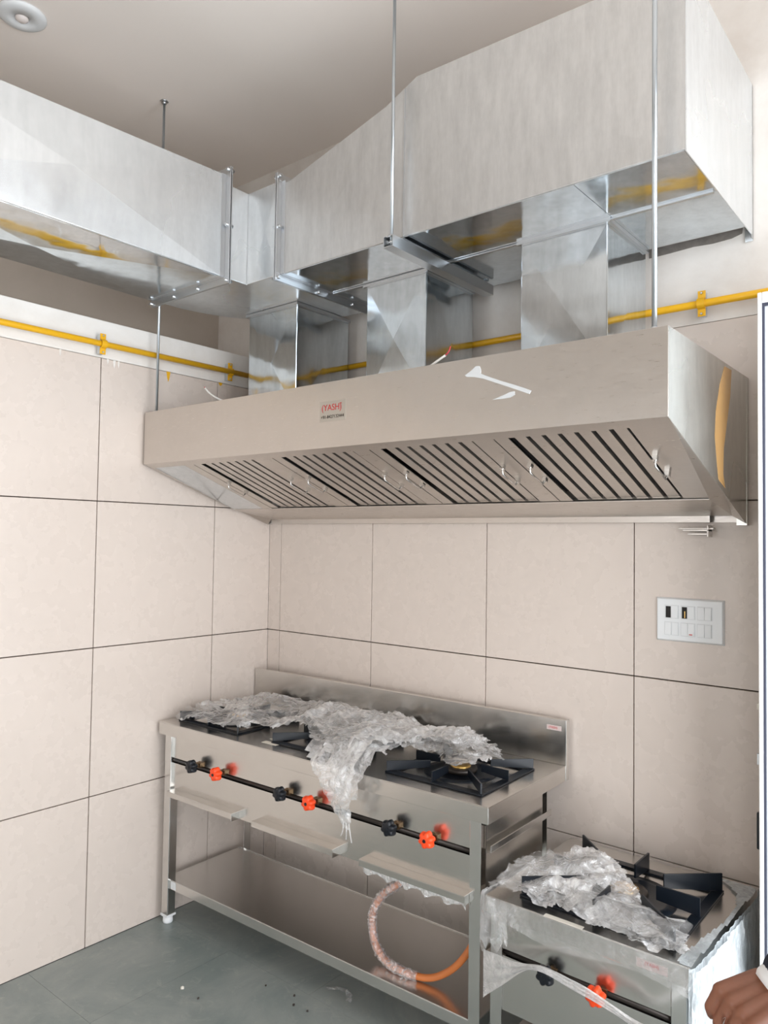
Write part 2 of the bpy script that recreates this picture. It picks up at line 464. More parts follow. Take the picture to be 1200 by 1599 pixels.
# left run (facing +x)
bm = bmesh.new()
yA, yB = FY+.2, -.775
def ztop_left(y): return 3.060 + (y+.775)*.045
hexa(bm, [(.084, yA, ZB), (XF, yA, ZB), (XF, yB, ZB), (.084, yB, ZB), (.084, yA, ztop_left(yA)), (XF, yA, ztop_left(yA)), (XF, yB, 3.06), (.084, yB, 3.06)])
lr = obj('duct_section', bm, 'galv_lit', du, bevel=.003)
# bottom sheet of left run and longitudinal crease lines
bm = bmesh.new()
hexa(bm, [(.087, yA, ZB-.002), (XF-.003, yA, ZB-.002), (XF-.003, yB, ZB-.002), (.087, yB, ZB-.002), (.087, yA, ZB+.001), (XF-.003, yA, ZB+.001), (XF-.003, yB, ZB+.001), (.087, yB, ZB+.001)])
obj('bottom_sheet', bm, 'galv', lr)
# elbow
bm = bmesh.new()
arc = [(.084, -.765)]
for k in range(1, 13):
    a = PI + (PI/2 - PI)*k/12
    arc.append((.084+.60+.60*math.cos(a), -.70+.60*math.sin(a)))
arc += [(.75, -.10), (.75, YF), (XF, YF), (XF, -.765)]
prism(bm, arc, 'z', ZB, 3.026)
el = obj('elbow', bm, 'galv_lit', du, bevel=.002)
bm = bmesh.new(); box(bm, XF-.002, XF+.002, YF-.002, YF+.002, ZB, 3.028); obj('elbow_seam', bm, 'zinc', el)
bm = bmesh.new(); lathe(bm, [(.016, 0), (.016, .0015), (.012, .003)], (.665, YF, 2.86), 20, 'y'); obj('stamped_boss', bm, 'galv_lit', el)
# right run: transition rising from 3.06 to 3.19 then plenum to the free end
bm = bmesh.new()
XR = 2.262; YBk = -.054
tops = [(.77, 3.010), (.88, 3.012), (.97, 3.032), (1.09, 3.074), (1.234, 3.112), (1.40, 3.182), (XR, 3.152)]
prof = [(.77, ZB), (XR, ZB)] + tops[::-1]
prism(bm, prof, 'y', YF, YBk)
rr = obj('duct_section', bm, 'galv_dusty', du, bevel=.002)
bm = bmesh.new()
prism(bm, [(.775, YF+.004), (1.955, YF+.004), (1.955, -.39), (.775, -.39)], 'z', ZB-.0025, ZB+.001)
prism(bm, [(1.957, YF+.004), (XR-.004, YF+.004), (XR-.004, -.375), (1.957, -.375)], 'z', ZB-.002, ZB+.001)
obj('bottom_sheet', bm, 'galv', rr)
bm = bmesh.new()
prism(bm, [(.775, -.372), (XR-.004, -.372), (XR-.004, YBk-.01), (.775, YBk-.01)], 'z', ZB-.0015, ZB+.001)
obj('bottom_sheet', bm, 'galv', rr)
bm = bmesh.new()   # end panel, standing a little proud, with folded rear flange
prism(bm, [(YF, ZB-.006), (-.012, ZB-.012), (.0-.003, ZB-.03), (-.003, 3.14), (YF, 3.154)], 'x', XR, XR+.003)
box(bm, XR-.02, XR+.003, -.006, -.003, ZB-.03, 3.14)
ep = obj('end_panel', bm, 'galv_lit', rr)
bm = bmesh.new(); box(bm, .78, XR-.01, -.385, -.373, ZB-.008, ZB-.001); obj('bottom_seam', bm, 'zinc', rr)
bm = bmesh.new(); box(bm, 1.352, 1.356, YF-.003, YF+.001, ZB, 3.155); obj('vertical_seam', bm, 'zinc', rr)
# faint diagonal stiffening creases on the front face
def crease(p0, p1, parent, face):
    a = Vector(p0); b = Vector(p1); bm = bmesh.new(); tube(bm, [a, b], .0016, 6); return obj('crease', bm, face, parent)
# cross-broken sheets: every panel is bent very slightly along its two diagonals
def cross_panel(parent, a, b, c, d_, depth, m, name='panel_sheet'):
    a, b, c, d_ = map(Vector, (a, b, c, d_)); n_ = (b-a).cross(d_-a).normalized()
    mid = (a+b+c+d_)/4 + n_*depth; e = n_*.0006
    bm = bmesh.new(); vs = [bm.verts.new(p+e) for p in (a, b, c, d_)]; mv = bm.verts.new(mid)
    for i in range(4): bm.faces.new((vs[i], vs[(i+1) % 4], mv))
    bk = [bm.verts.new(p) for p in (a, b, c, d_)]
    for i in range(4): bm.faces.new((vs[i], bk[i], bk[(i+1) % 4], vs[(i+1) % 4]))
    return obj(name, bm, m, parent)
for y0, y1 in ((-.80, -1.98), (-1.99, -3.2), (-3.21, -4.4)):
    cross_panel(lr, (XF, y1, ZB+.004), (XF, y0, ZB+.004), (XF, y0, ztop_left(y0)-.004), (XF, y1, ztop_left(y1)-.004), .018, 'galv_lit')
    cross_panel(lr, (.092, y1, ZB-.002), (.092, y0, ZB-.002), (XF-.006, y0, ZB-.002), (XF-.006, y1, ZB-.002), .014, 'galv')
cross_panel(rr, (.79, YF, ZB+.004), (1.348, YF, ZB+.004), (1.348, YF, 3.145), (.79, YF, 3.005), .010, 'galv_dusty')
cross_panel(rr, (1.360, YF, ZB+.004), (XR-.006, YF, ZB+.004), (XR-.006, YF, 3.150), (1.360, YF, 3.160), .010, 'galv_dusty')
cross_panel(el, (.60, YF, ZB+.01), (.745, YF, ZB+.01), (.745, YF, 3.02), (.60, YF, 3.02), .005, 'galv_lit')
# flanges with bolts
def flange_x(x, y0, y1, z0, z1, wd=.012):
    """rectangular flange ring in plane x"""
    bm = bmesh.new(); t = .028
    for k in (0, 1):
        xx = x + k*.0075
        box(bm, xx, xx+.004, y0-t, y1+t*0, z0-t, z0+.001); box(bm, xx, xx+.004, y0-t, y1, z1-.001, z1+t)
        box(bm, xx, xx+.004, y0-t, y0+.001, z0+.001, z1-.001)
    box(bm, x+.0115, x+.030, y0-.003, y0, z0, z1)
    box(bm, x+.0115, x+.030, y0, y1, z0-.003, z0)
    o = obj('flange', bm, 'zinc', du, bevel=.001)
    for (yy, zz) in ((y0-.016, z0-.016), (y0-.016, z1+.016), (y0-.016, (z0+z1)/2), ((y0*2+y1)/3, z0-.016), ((y0+y1*2)/3, z0-.016)):
        bm = bmesh.new(); lathe(bm, [(.007, -.012), (.007, .024)], (x, yy, zz), 6, 'x'); obj('bolt', bm, 'zinc', o)
def flange_y(y, x0, x1, z0, z1):
    bm = bmesh.new(); t = .028
    for k in (0, 1):
        yy = y + k*.0075
        box(bm, x0-t*.3, x1+t, yy, yy+.004, z0-t, z0+.001); box(bm, x0, x1+t, yy, yy+.004, z1-.001, z1+t)
        box(bm, x1-.001, x1+t, yy, yy+.004, z0+.001, z1-.001)
    box(bm, x1, x1+.003, y-.022, y, z0, z1)
    box(bm, x0, x1, y-.022, y, z0-.003, z0)
    o = obj('flange', bm, 'zinc', du, bevel=.001)
    for (xx, zz) in ((x1+.016, z0-.016), (x1+.016, z1+.016), (x1+.016, (z0+z1)/2), ((x0*2+x1)/3, z0-.016), ((x0+x1*2)/3, z0-.016), (x0, z0-.016)):
        bm = bmesh.new(); lathe(bm, [(.007, -.024), (.007, .012)], (xx, y, zz), 6, 'y'); obj('bolt', bm, 'zinc', o)
flange_x(.752, YF, -.05, ZB, 3.018)
flange_y(-.768, .086, XF, ZB, 3.06)
# collars from the hood roof up to the duct
HT = 2.19
def collar(x0, x1, y0, y1, tri):
    bm = bmesh.new(); box(bm, x0, x1, y0, y1, HT+.001, ZB)
    c = obj('duct_collar', bm, 'galv', du, bevel=.0025)
    bm = bmesh.new()
    box(bm, x0-.012, x1+.012, y0-.012, y0, ZB-.014, ZB-.002); box(bm, x1, x1+.012, y0, y1, ZB-.014, ZB-.002)
    obj('collar_flange', bm, 'zinc', c)
    dp = .012 if tri else .005
    cross_panel(c, (x0+.003, y0, HT+.004), (x1-.003, y0, HT+.004), (x1-.003, y0, ZB-.016), (x0+.003, y0, ZB-.016), dp, 'galv')
    cross_panel(c, (x1, y0+.003, HT+.004), (x1, y1-.003, HT+.004), (x1, y1-.003, ZB-.016), (x1, y0+.003, ZB-.016), dp*.7, 'galv')
collar(.262, .568, -.38, -.055, False)
collar(.952, 1.240, -.37, -.055, True)
collar(1.640, 1.940, -.38, -.060, False)

# hanger rods and support strut
def rod(x, y, z0, z1, r, label):
    bm = bmesh.new(); tube(bm, [(x, y, z0), (x, y, z1)], r, 10)
    o = tag(obj('hanger_rod', bm, 'rod'), label, 'rod', 'hanger rods')
    bm = bmesh.new(); lathe(bm, [(.018, z1-.004), (.018, z1), ], (x, y, 0), 6); lathe(bm, [(.010, z1-.014), (.010, z1-.004)], (x, y, 0), 6)
    obj('ceiling_anchor', bm, 'zinc', o)
    bm = bmesh.new(); lathe(bm, [(.010, z0+.004), (.010, z0+.012)], (x, y, 0), 6); obj('nut', bm, 'zinc', o)
    return o
rod(.070, -.722, HT-.005, CZ, .0055, 'thin threaded rod hanging the left end of the hood behind the duct')
rod(2.208, -.722, HT-.005, CZ, .0065, 'thick threaded rod in front of the right end of the duct')
rod(1.340, -.700, 2.62, CZ, .0055, 'thin threaded rod ending at the bracket under the middle of the duct')
st = thing('support_channel', 'open zinc channel crossing under the middle of the duct', 'bracket')
bm = bmesh.new()
y0, y1 = -.72, -.10; xa, xb = 1.322, 1.362; z0, z1 = 2.607, 2.645
box(bm, xa, xb, y0, y1, z0, z0+.003); box(bm, xa, xa+.003, y0, y1, z0+.003, z1); box(bm, xb-.003, xb, y0, y1, z0+.003, z1)
box(bm, xa+.003, xa+.010, y0, y1, z1-.003, z1); box(bm, xb-.010, xb-.003, y0, y1, z1-.003, z1)
obj('channel', bm, 'zinc', st)
for yy in (-.70, -.115):
    bm = bmesh.new(); lathe(bm, [(.011, z1), (.011, z1+.008)], (1.340, yy, 0), 6); obj('nut', bm, 'zinc', st)

# ================================================================== EXTRACTOR HOOD
HX0, HX1 = .020, 2.250; HYF = -.746; HYB = -.004
ZFB = 1.966     # front bottom
ZBB = 1.730     # back bottom
ho = thing('extractor_hood', 'long stainless steel extractor hood hung on the wall over the ranges', 'hood')
bm = bmesh.new()
box(bm, HX0, HX1, HYF, HYF+.002, ZFB, HT)
box(bm, HX0, HX1, HYF+.002, HYF+.012, ZFB, ZFB+.002)
obj('front_panel', bm, 'steel_hood', ho, bevel=.0008)
bm = bmesh.new()  # folded left corner strip between panel and wall
hexa(bm, [(HX0, HYF, ZFB), (HX0-.001, HYF+.002, ZFB), (.002, HYF+.014, ZFB), (.002, HYF+.010, ZFB), (HX0, HYF, HT), (HX0-.001, HYF+.002, HT), (.002, HYF+.014, HT), (.002, HYF+.010, HT)])
obj('corner_strip', bm, 'steel_hood', ho)
bm = bmesh.new(); box(bm, HX0, HX1, HYF+.002, HYB, HT-.002, HT-.0); obj('top_panel', bm, 'steel_hood', ho)
def side(x0, x1, m):
    bm = bmesh.new()
    prism(bm, [(HYF+.0022, ZFB), (HYF+.0022, HT-.002), (HYB, HT-.002), (HYB, ZBB-.004), (HYB-.03, ZBB-.004)], 'x', x0, x1)
    return obj('side_panel', bm, m, ho)
STAIN = [(-.271,2.178),(-.316,2.118),(-.354,2.038),(-.366,1.964),(-.342,1.876),(-.330,1.842),(-.265,1.822),(-.286,1.862),(-.279,1.937),(-.246,2.016),(-.212,2.097),(-.197,2.180)]
sp = side(HX1-.002, HX1, 'side_steel')
bm = bmesh.new()
prism(bm, STAIN, 'x', HX1-.0002, HX1+.0006)
obj('adhesive_stain', bm, 'stain', ho)
side(HX0, HX0+.002, 'steel_bright')
bm = bmesh.new(); box(bm, HX1-.03, HX1+.001, HYB-.026, HYB, ZBB-.01, HT-.004); obj('rear_flange', bm, 'side_steel', ho)
bm = bmesh.new(); box(bm, HX0, HX1, HYB-.002, HYB, ZBB, HT-.002); obj('back_panel', bm, 'steel_hood', ho)
# underside: filter bank slope P0-P1, then a flatter rear slope P1-P2
P0 = (HYF+.004, ZFB); P1 = (-.270, 1.790); P2 = (-.033, 1.750)
def S(t, off=0.0):      # off > 0 goes up into the hood
    y = P0[0] + (P1[0]-P0[0])*t; z = P0[1] + (P1[1]-P0[1])*t
    dy, dz = (P1[0]-P0[0]), (P1[1]-P0[1]); L = math.hypot(dy, dz)
    return (y - dz/L*off, z + dy/L*off)
def strip(bm, x0, x1, t0, t1, o0, o1):
    prism(bm, [S(t0, o0), S(t1, o0), S(t1, o1), S(t0, o1)], 'x', x0, x1)
TA, TB = .075, 1.0
FX0, FX1 = .312, 2.208
def zside(y): return ZFB + (y-HYF)/(HYB-.03-HYF)*(ZBB-.004-ZFB)
def rimstrip(bm, xo, xi, ya, yb, zi_a, zi_b):
    q = [(xo, ya, zside(ya)), (xo, yb, zside(yb)), (xi, yb, zi_b), (xi, ya, zi_a)]
    hexa(bm, q + [(x, y, z+.002) for x, y, z in q])
bm = bmesh.new()
strip(bm, HX0+.002, HX1-.002, 0, TA, 0, .002)
ya = S(TA)[0]
rimstrip(bm, HX1-.002, FX1, ya, P1[0], S(TA)[1], P1[1])
rimstrip(bm, HX1-.002, FX1, P1[0], P2[0], P1[1], P2[1])
rimstrip(bm, HX0+.002, HX0+.026, ya, P1[0], S(TA)[1], P1[1])
rimstrip(bm, HX0+.002, HX0+.026, P1[0], P2[0], P1[1], P2[1])
obj('rim', bm, 'steel_hood', ho)
bm = bmesh.new(); prism(bm, [P1, P2, (P2[0], P2[1]+.002), (P1[0], P1[1]+.002)], 'x', HX0+.026, FX1); obj('rear_slope', bm, 'steel_hood', ho)
bm = bmesh.new()
box(bm, HX0+.03, HX1-.11, P2[0], P2[0]+.0015, 1.729, 1.751); box(bm, HX0+.03, HX1-.11, P2[0]+.0015, HYB-.003, 1.729, 1.7305)
obj('grease_gutter', bm, 'steel_hood', ho, bevel=.0006)
bm = bmesh.new(); box(bm, HX0+.004, HX1-.004, HYF+.01, HYB-.01, 2.10, 2.102); obj('inner_ceiling', bm, 'black_gap', ho)
# plate filling the left end: one smooth recessed sheet and a flat strip beside the first filter
bm = bmesh.new(); strip(bm, HX0+.022, .252, TA-.004, TB+.004, .002, .004); obj('end_filler_sheet', bm, 'galv', ho)
bm = bmesh.new(); strip(bm, .253, FX0, TA, TB, .002, .004); obj('end_filler_strip', bm, 'steel_hood', ho)
# four baffle filters
FW = (FX1-FX0)/4
for k in range(4):
    x0 = FX0+FW*k+.002; x1 = FX0+FW*(k+1)-.002
    bm = bmesh.new()
    strip(bm, x0, x1, TA, TA+.008, .006, .012); strip(bm, x0, x1, TB-.012, TB, .006, .012)
    bl = .045
    strip(bm, x0, x0+bl, TA+.008, TB-.012, .003, .005)
    strip(bm, x1-.070, x1, TA+.008, TB-.012, .003, .005)
    fo = obj('baffle_filter', bm, 'steel_hood', ho)
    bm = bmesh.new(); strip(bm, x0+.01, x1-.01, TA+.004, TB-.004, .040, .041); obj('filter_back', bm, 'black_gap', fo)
    a = x0+bl+.016; b = x1-.070+.003; nb = 7; pw = (b-a)/nb
    for j in range(nb):
        bm = bmesh.new(); s0 = a+pw*j; s1 = s0+pw-.014
        strip(bm, s0, s1, TA+.004, TB-.010, .008, .010)
        strip(bm, s0, s0+.0015, TA+.004, TB-.010, .010, .030); strip(bm, s1-.0015, s1, TA+.004, TB-.010, .010, .030)
        obj('baffle', bm, 'steel_hood', fo)
    for hx in (x0+bl*.75, x1-.058):
        # folding handle: two lugs and a wire loop
        bm = bmesh.new()
        strip(bm, hx-.007, hx+.007, .40, .43, -.012, .004); strip(bm, hx-.007, hx+.007, .60, .63, -.012, .004)
        pa, pb = S(.415, -.010), S(.615, -.010); pc, pd = S(.43, -.024), S(.60, -.024)
        tube(bm, [(hx, *pa), (hx, *pc), (hx, *pd), (hx, *pb)], .003, 8)
        obj('handle', bm, 'steel_bright', fo)
# maker's label
lb = obj('maker_label', BX(1.073, 1.192, HYF-.0008, HYF, 2.055, 2.124), 'sticker', ho)
text('lettering', '(YASH)', .030, 'red_print', lb, (1.128, HYF-.0014, 2.101), (PI/2, 0, 0))
text('lettering', '+91-8427132444', .0155, 'black_print', lb, (1.132, HYF-.0014, 2.070), (PI/2, 0, 0))
text('lettering', 'TM', .007, 'red_print', lb, (1.170, HYF-.0014, 2.112), (PI/2, 0, 0))
# white adhesive smears on the front
def smear(pts, name='adhesive_smear'):
    bm = bmesh.new(); prism(bm, pts, 'y', HYF-.0016, HYF)
    obj(name, bm, 'white_smear', ho, bevel=.0005)
smear([(1.662,2.142),(1.682,2.151),(1.700,2.164),(1.713,2.162),(1.718,2.150),(1.717,2.140),(1.736,2.131),(1.78,2.112),(1.82,2.097),(1.86,2.081),(1.88,2.072),(1.874,2.063),(1.85,2.073),(1.80,2.094),(1.76,2.110),(1.726,2.124),(1.693,2.133),(1.669,2.136)])
smear([(1.757,2.060),(1.79,2.068),(1.814,2.076),(1.828,2.076),(1.829,2.066),(1.814,2.060),(1.79,2.059)])
# bracket under the rear right end
bm = bmesh.new(); box(bm, 2.06, 2.14, -.05, -.006, 1.700, 1.706); box(bm, 2.075, 2.135, -.048, -.012, 1.688, 1.694); box(bm, 2.136, 2.140, -.05, -.006, 1.682, 1.72)
box(bm, 2.04, 2.15, -.03, -.006, 1.706, 1.712)
obj('wall_bracket', bm, 'steel_hood', ho, bevel=.001)

# loose cables on the hood roof
def cable(pts, label, tip):
    bm = bmesh.new(); tube(bm, bez(pts, 6), .0035, 8)
    o = tag(obj('electric_cable', bm, 'cable'), label, 'cable', 'loose cables on the hood')
    bm = bmesh.new(); tube(bm, bez(tip, 5), .002, 8); obj('bare_conductor', bm, 'red_cable', o)
cable([(.44,-.55,2.195),(.50,-.66,2.197),(.47,-.695,2.205),(.41,-.70,2.235),(.375,-.70,2.262)], 'white cable end sticking up at the left of the hood roof', [(.375,-.70,2.262),(.37,-.70,2.268)])
cable([(1.40,-.55,2.195),(1.46,-.66,2.197),(1.505,-.70,2.2),(1.56,-.70,2.225)], 'white cable with red core sticking up beside the middle collar', [(1.56,-.70,2.225),(1.572,-.70,2.235),(1.578,-.70,2.250)])

# ================================================================== BIG RANGE
TH = math.radians(1.5)
RG = thing('gas_range', 'long stainless steel three burner gas range along the back wall', 'stove', (.022, -.637, 0), TH)
Wd, Dp, RT = 1.640, .575, .855
bm = bmesh.new()
box(bm, 0, Wd, 0, Dp, RT-.003, RT)
box(bm, 0, Wd, 0, .002, RT-.053, RT-.003); box(bm, Wd-.002, Wd, .002, Dp, RT-.053, RT-.003); box(bm, 0, .002, .002, Dp, RT-.053, RT-.003)
obj('worktop', bm, 'steel', RG, bevel=.003)
bm = bmesh.new(); box(bm, .0, Wd, Dp-.022, Dp, RT, 1.016); obj('splashback', bm, 'steel', RG, bevel=.002)
bm = bmesh.new(); box(bm, Wd-.003, Wd+.002, Dp-.024, Dp+.002, RT-.054, 1.017); obj('splashback_end', bm, 'steel_bright', RG, bevel=.0015)
st_ = obj('maker_sticker', BX(1.565, 1.622, Dp-.0232, Dp-.022, .975, .992), 'sticker_pink', RG)
text('lettering', '(YASH)', .011, 'red_print', st_, (1.590, Dp-.0238, .984), (PI/2, 0, 0))
def leg(x0, y0, fx, fy):
    """open steel angle leg; fx, fy say which way the flanges run"""
    w = .040; t = .003; z0, z1 = .035, RT-.004
    bm = bmesh.new()
    box(bm, x0, x0+w, y0 if fy > 0 else y0+w-t, y0+t if fy > 0 else y0+w, z0, z1)
    box(bm, x0 if fx > 0 else x0+w-t, x0+t if fx > 0 else x0+w, y0+(t if fy > 0 else 0), y0+w-(0 if fy > 0 else t), z0, z1)
    l = obj('leg', bm, 'steel_bright', RG, bevel=.0008)
    bm = bmesh.new(); c = (x0+w/2, y0+w/2, 0)
    box(bm, x0-.003, x0+w+.003, y0-.003, y0+w+.003, .030, .038)
    lathe(bm, [(.019, 0), (.022, .006), (.020, .030)], c, 20)
    obj('foot', bm, 'white_plastic', l)
leg(.028, .014, -1, 1); leg(Wd-.072, .014, 1, 1); 
leg(.040, .430, -1, -1); leg(Wd-.072, .430, 1, -1)
# front panel pieces above and below the burner pipe slot
PY = .026
bm = bmesh.new(); box(bm, .066, Wd-.072, PY, PY+.0015, .706, RT-.004); 
obj('front_panel', bm, 'steel', RG)
bm2 = bmesh.new(); box(bm2, .066, Wd-.072, PY, PY+.0015, .545, .684); obj('front_panel', bm2, 'steel', RG)
# manifold pipe in the slot
bm = bmesh.new(); tube(bm, [(.062, PY+.010, .695), (Wd-.068, PY+.010, .695)], .0095, 14)
mp = obj('gas_manifold', bm, 'black_pipe', RG)
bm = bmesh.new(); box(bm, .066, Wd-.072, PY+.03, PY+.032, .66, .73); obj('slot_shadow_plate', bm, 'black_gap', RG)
# right side panel with its pull bar
bm = bmesh.new(); box(bm, Wd-.034, Wd-.032, .046, .432, .40, RT-.004); obj('side_panel', bm, 'steel', RG)
bm = bmesh.new(); box(bm, Wd-.032, Wd-.014, .046, .465, .700, .703); box(bm, Wd-.017, Wd-.014, .046, .465, .703, .722)
obj('side_rail', bm, 'steel_bright', RG, bevel=.0008)
# under structure: burner box behind the panel
bm = bmesh.new(); box(bm, .07, Wd-.04, PY+.034, Dp-.03, .772, .774); obj('inner_floor', bm, 'steel', RG)
# drip trays with ledge pulls
for i, (a, b) in enumerate(((.085, .500), (.615, 1.030), (1.150, 1.570))):
    bm = bmesh.new()
    box(bm, a, b, PY-.042, PY+.0, .574, .5765); box(bm, a, b, PY-.042, PY-.040, .554, .574); box(bm, b-.004, b-.002, PY-.040, PY, .545, .574)
    dt = obj('drip_tray', bm, 'steel', RG, bevel=.0006)
    bm = bmesh.new(); z = .553
    box(bm, a+.01, b-.01, PY+.004, .40, z-.008, z-.006)
    for (p, q, r, s4) in ((a+.01, b-.01, PY+.004, PY+.006), (a+.01, a+.012, PY+.006, .40), (b-.012, b-.01, PY+.006, .40)):
        box(bm, p, q, r, s4, z-.006, z+.012)
    obj('tray_pan', bm, 'steel', dt)
    if i == 2:   # torn packing film hanging below the third tray
        bm = bmesh.new(); n = 40; prev = None
        for k in range(n+1):
            x = a+.005 + (b-a-.01)*k/n; dz = .018+.008*math.sin(k*.8)+.006*noise.noise(Vector((k*.5, 1, 0)))
            c1 = bm.verts.new((x, PY-.027, .560)); c2 = bm.verts.new((x, PY-.022+.004*math.sin(k*1.7), .548-dz))
            if prev: bm.faces.new((prev[0], c1, c2, prev[1]))
            prev = (c1, c2)
        obj('packing_film', bm, 'film', dt)
# lower shelf
bm = bmesh.new(); z = .190
box(bm, .036, Wd-.050, .022, .440, z-.0025, z); box(bm, .036, Wd-.050, .022, .0245, z-.040, z-.0025)
box(bm, Wd-.0525, Wd-.050, .0245, .44, z-.04, z-.0025); box(bm, .036, .0385, .0245, .44, z-.04, z-.0025)
box(bm, .036, Wd-.050, .438, .440, z, z+.004)
obj('lower_shelf', bm, 'steel_shelf', RG, bevel=.002)
obj('shelf_sticker', BX(.080, .112, .0205, .0215, z-.036, z-.004), 'white_plastic_dim', RG)
# little flat tape pieces on the worktop
obj('tape_strip', BX(.585, .665, .055, .083, RT, RT+.0006), 'tape', RG)
obj('tape_strip', BX(.575, .615, .11, .116, RT, RT+.0006), 'tape', RG)
# knobs and valves
def knob(parent, x, y, z, m, s=1.0):
    """six-lobed gas knob on a brass valve, facing -y"""
    bm = bmesh.new(); n = 72; prof = [(.0, .80), (.005, .98), (.012, 1.0), (.020, .92), (.0245, .84), (.026, .62)]
    rings = []
    for (h, kf) in prof:
        ring = []
        for k in range(n):
            a = 2*PI*k/n
            lobes = .5+.5*math.cos(6*a)
            r = .0245*s*kf*(.74+.26*lobes**.7)
            ring.append(bm.verts.new((x + r*math.cos(a+.3), y - h*s, z + r*math.sin(a+.3))))
        rings.append(ring)
    for A, B in zip(rings, rings[1:]):
        for k in range(n): bm.faces.new((A[k], A[(k+1) % n], B[(k+1) % n], B[k]))
    bm.faces.new(rings[0]); bm.faces.new(rings[-1][::-1])
    kb = obj('knob', bm, m, parent, smooth=True)
    bm = bmesh.new(); lathe(bm, [(.005*s, .026*s), (.0045*s, .028*s)], (x, y, z), 16, 'y'); obj('knob_cap', bm, 'black_plastic', kb)
    bm = bmesh.new(); lathe(bm, [(.011*s, -.034*s), (.011*s, -.022*s), (.007*s, -.022*s), (.007*s, 0)], (x, y, z), 16, 'y')
    box(bm, x-.008*s, x+.016*s, y+.012*s, y+.034*s, z-.008*s, z+.008*s)
    obj('valve', bm, 'aged_brass', kb)
KN = [(.246,'black_plastic'), (.400,'orange_plastic'), (.764,'black_plastic'), (.912,'orange_plastic'), (1.276,'black_plastic'), (1.428,'orange_plastic')]
for x, mm in KN: knob(RG, x, PY-.026, .710, mm, 1.18)

# pan supports + burners
def pan_support(name, label, parent_loc, rotz, sx, sy, h, group, fin_h=.034):
    t = thing(name, label, 'pan support', parent_loc, rotz, group)
    bm = bmesh.new(); w = .030
    box(bm, -sx/2, sx/2, -sy/2, -sy/2+w, 0, .006); box(bm, -sx/2, sx/2, sy/2-w, sy/2, 0, .006)
    box(bm, -sx/2, -sx/2+w, -sy/2+w, sy/2-w, 0, .006); box(bm, sx/2-w, sx/2, -sy/2+w, sy/2-w, 0, .006)
    obj('base_frame', bm, 'black_iron', t, bevel=.001)
    def fin(p0, p1, hh=fin_h):
        a = Vector((*p0, 0)); b = Vector((*p1, 0)); d_ = (b-a).normalized(); nrm = Vector((-d_.y, d_.x, 0))*.003
        bm = bmesh.new()
        z0 = .006
        hexa(bm, [(a-nrm)+Vector((0,0,z0)), (b-nrm)+Vector((0,0,z0+.010)), (b+nrm)+Vector((0,0,z0+.010)), (a+nrm)+Vector((0,0,z0)),
                  (a-nrm)+Vector((0,0,z0+hh)), (b-nrm)+Vector((0,0,z0+hh)), (b+nrm)+Vector((0,0,z0+hh)), (a+nrm)+Vector((0,0,z0+hh))])
        obj('fin', bm, 'black_iron', t, bevel=.0008)
    for ax in (-1, 1):
        for ay in (-1, 1): fin((ax*sx*.49, ay*sy*.49), (ax*sx*.20, ay*sy*.20))
    fin((0, -sy*.49), (0, -sy*.22)); fin((0, sy*.49), (0, sy*.22)); fin((-sx*.49, 0), (-sx*.22, 0)); fin((sx*.49, 0), (sx*.22, 0))
    return t
def loc_range(x, y, z):
    return (.022 + x*math.cos(TH) - y*math.sin(TH), -.637 + x*math.sin(TH) + y*math.cos(TH), z)
def burner(parent, x, y, z, s=1.0):
    bm = bmesh.new(); lathe(bm, [(.13*s, 0), (.13*s, .002), (.105*s, .0035), (.10*s, .0015), (.02, .0012)], (x, y, z), 40); b0 = obj('drip_bowl', bm, 'black_iron', parent)
    bm = bmesh.new(); lathe(bm, [(.055*s, .002), (.060*s, .010), (.058*s, .018), (.05*s, .020)], (x, y, z), 32); obj('burner_ring', bm, 'black_pipe', b0)
    bm = bmesh.new(); lathe(bm, [(.036*s, .018), (.036*s, .024), (.018*s, .027), (.012*s, .026)], (x, y, z), 24); obj('burner_cap', bm, 'brass', b0)
BUR = [(.245, .245), (.815, .255), (1.385, .250)]
PSL = ['black iron pan support at the left end of the long range, veiled by film',
       'black iron pan support in the middle of the long range, mostly under crumpled film',
       'black iron pan support at the right end of the long range, largely uncovered']
for (x, y), lab in zip(BUR, PSL):
    burner(RG, x, y, RT)
    pan_support('pan_support', lab, loc_range(x, y, RT+.0005), TH, .385, .365, RT, 'pan supports')

# ================================================================== SMALL RANGE
SM = thing('single_burner_range', 'small low stainless steel single burner range wrapped in film', 'stove', (1.672, -.62, 0))
w2, d2, z2 = .590, .570, .610
bm = bmesh.new()
box(bm, 0, w2, 0, d2, z2-.003, z2); box(bm, 0, w2, 0, .002, z2-.052, z2-.003); box(bm, 0, .002, .002, d2, z2-.052, z2-.003); box(bm, w2-.002, w2, .002, d2, z2-.052, z2-.003)
obj('worktop', bm, 'steel', SM, bevel=.003)
for (x, y, fx, fy) in ((.012, .010, 1, 1), (w2-.050, .010, -1, 1), (.012, d2-.05, 1, -1), (w2-.050, d2-.05, -1, -1)):
    w = .038; t = .003; bm = bmesh.new()
    box(bm, x, x+w, y if fy > 0 else y+w-t, y+t if fy > 0 else y+w, .034, z2-.004)
    xx = x if fx > 0 else x+w-t
    box(bm, xx, xx+t, y+(t if fy > 0 else 0), y+w-(0 if fy > 0 else t), .034, z2-.004)
    l = obj('leg', bm, 'steel_bright', SM, bevel=.0008)
    bm = bmesh.new(); lathe(bm, [(.019, 0), (.022, .006), (.020, .034)], (x+w/2, y+w/2, 0), 20); obj('foot', bm, 'white_plastic', l)
bm = bmesh.new(); box(bm, .050, w2-.052, .014, .0155, .466, z2-.004); obj('front_panel', bm, 'steel', SM)
bm = bmesh.new(); box(bm, .050, w2-.052, .014, .0155, .290, .446); obj('front_panel', bm, 'steel', SM)
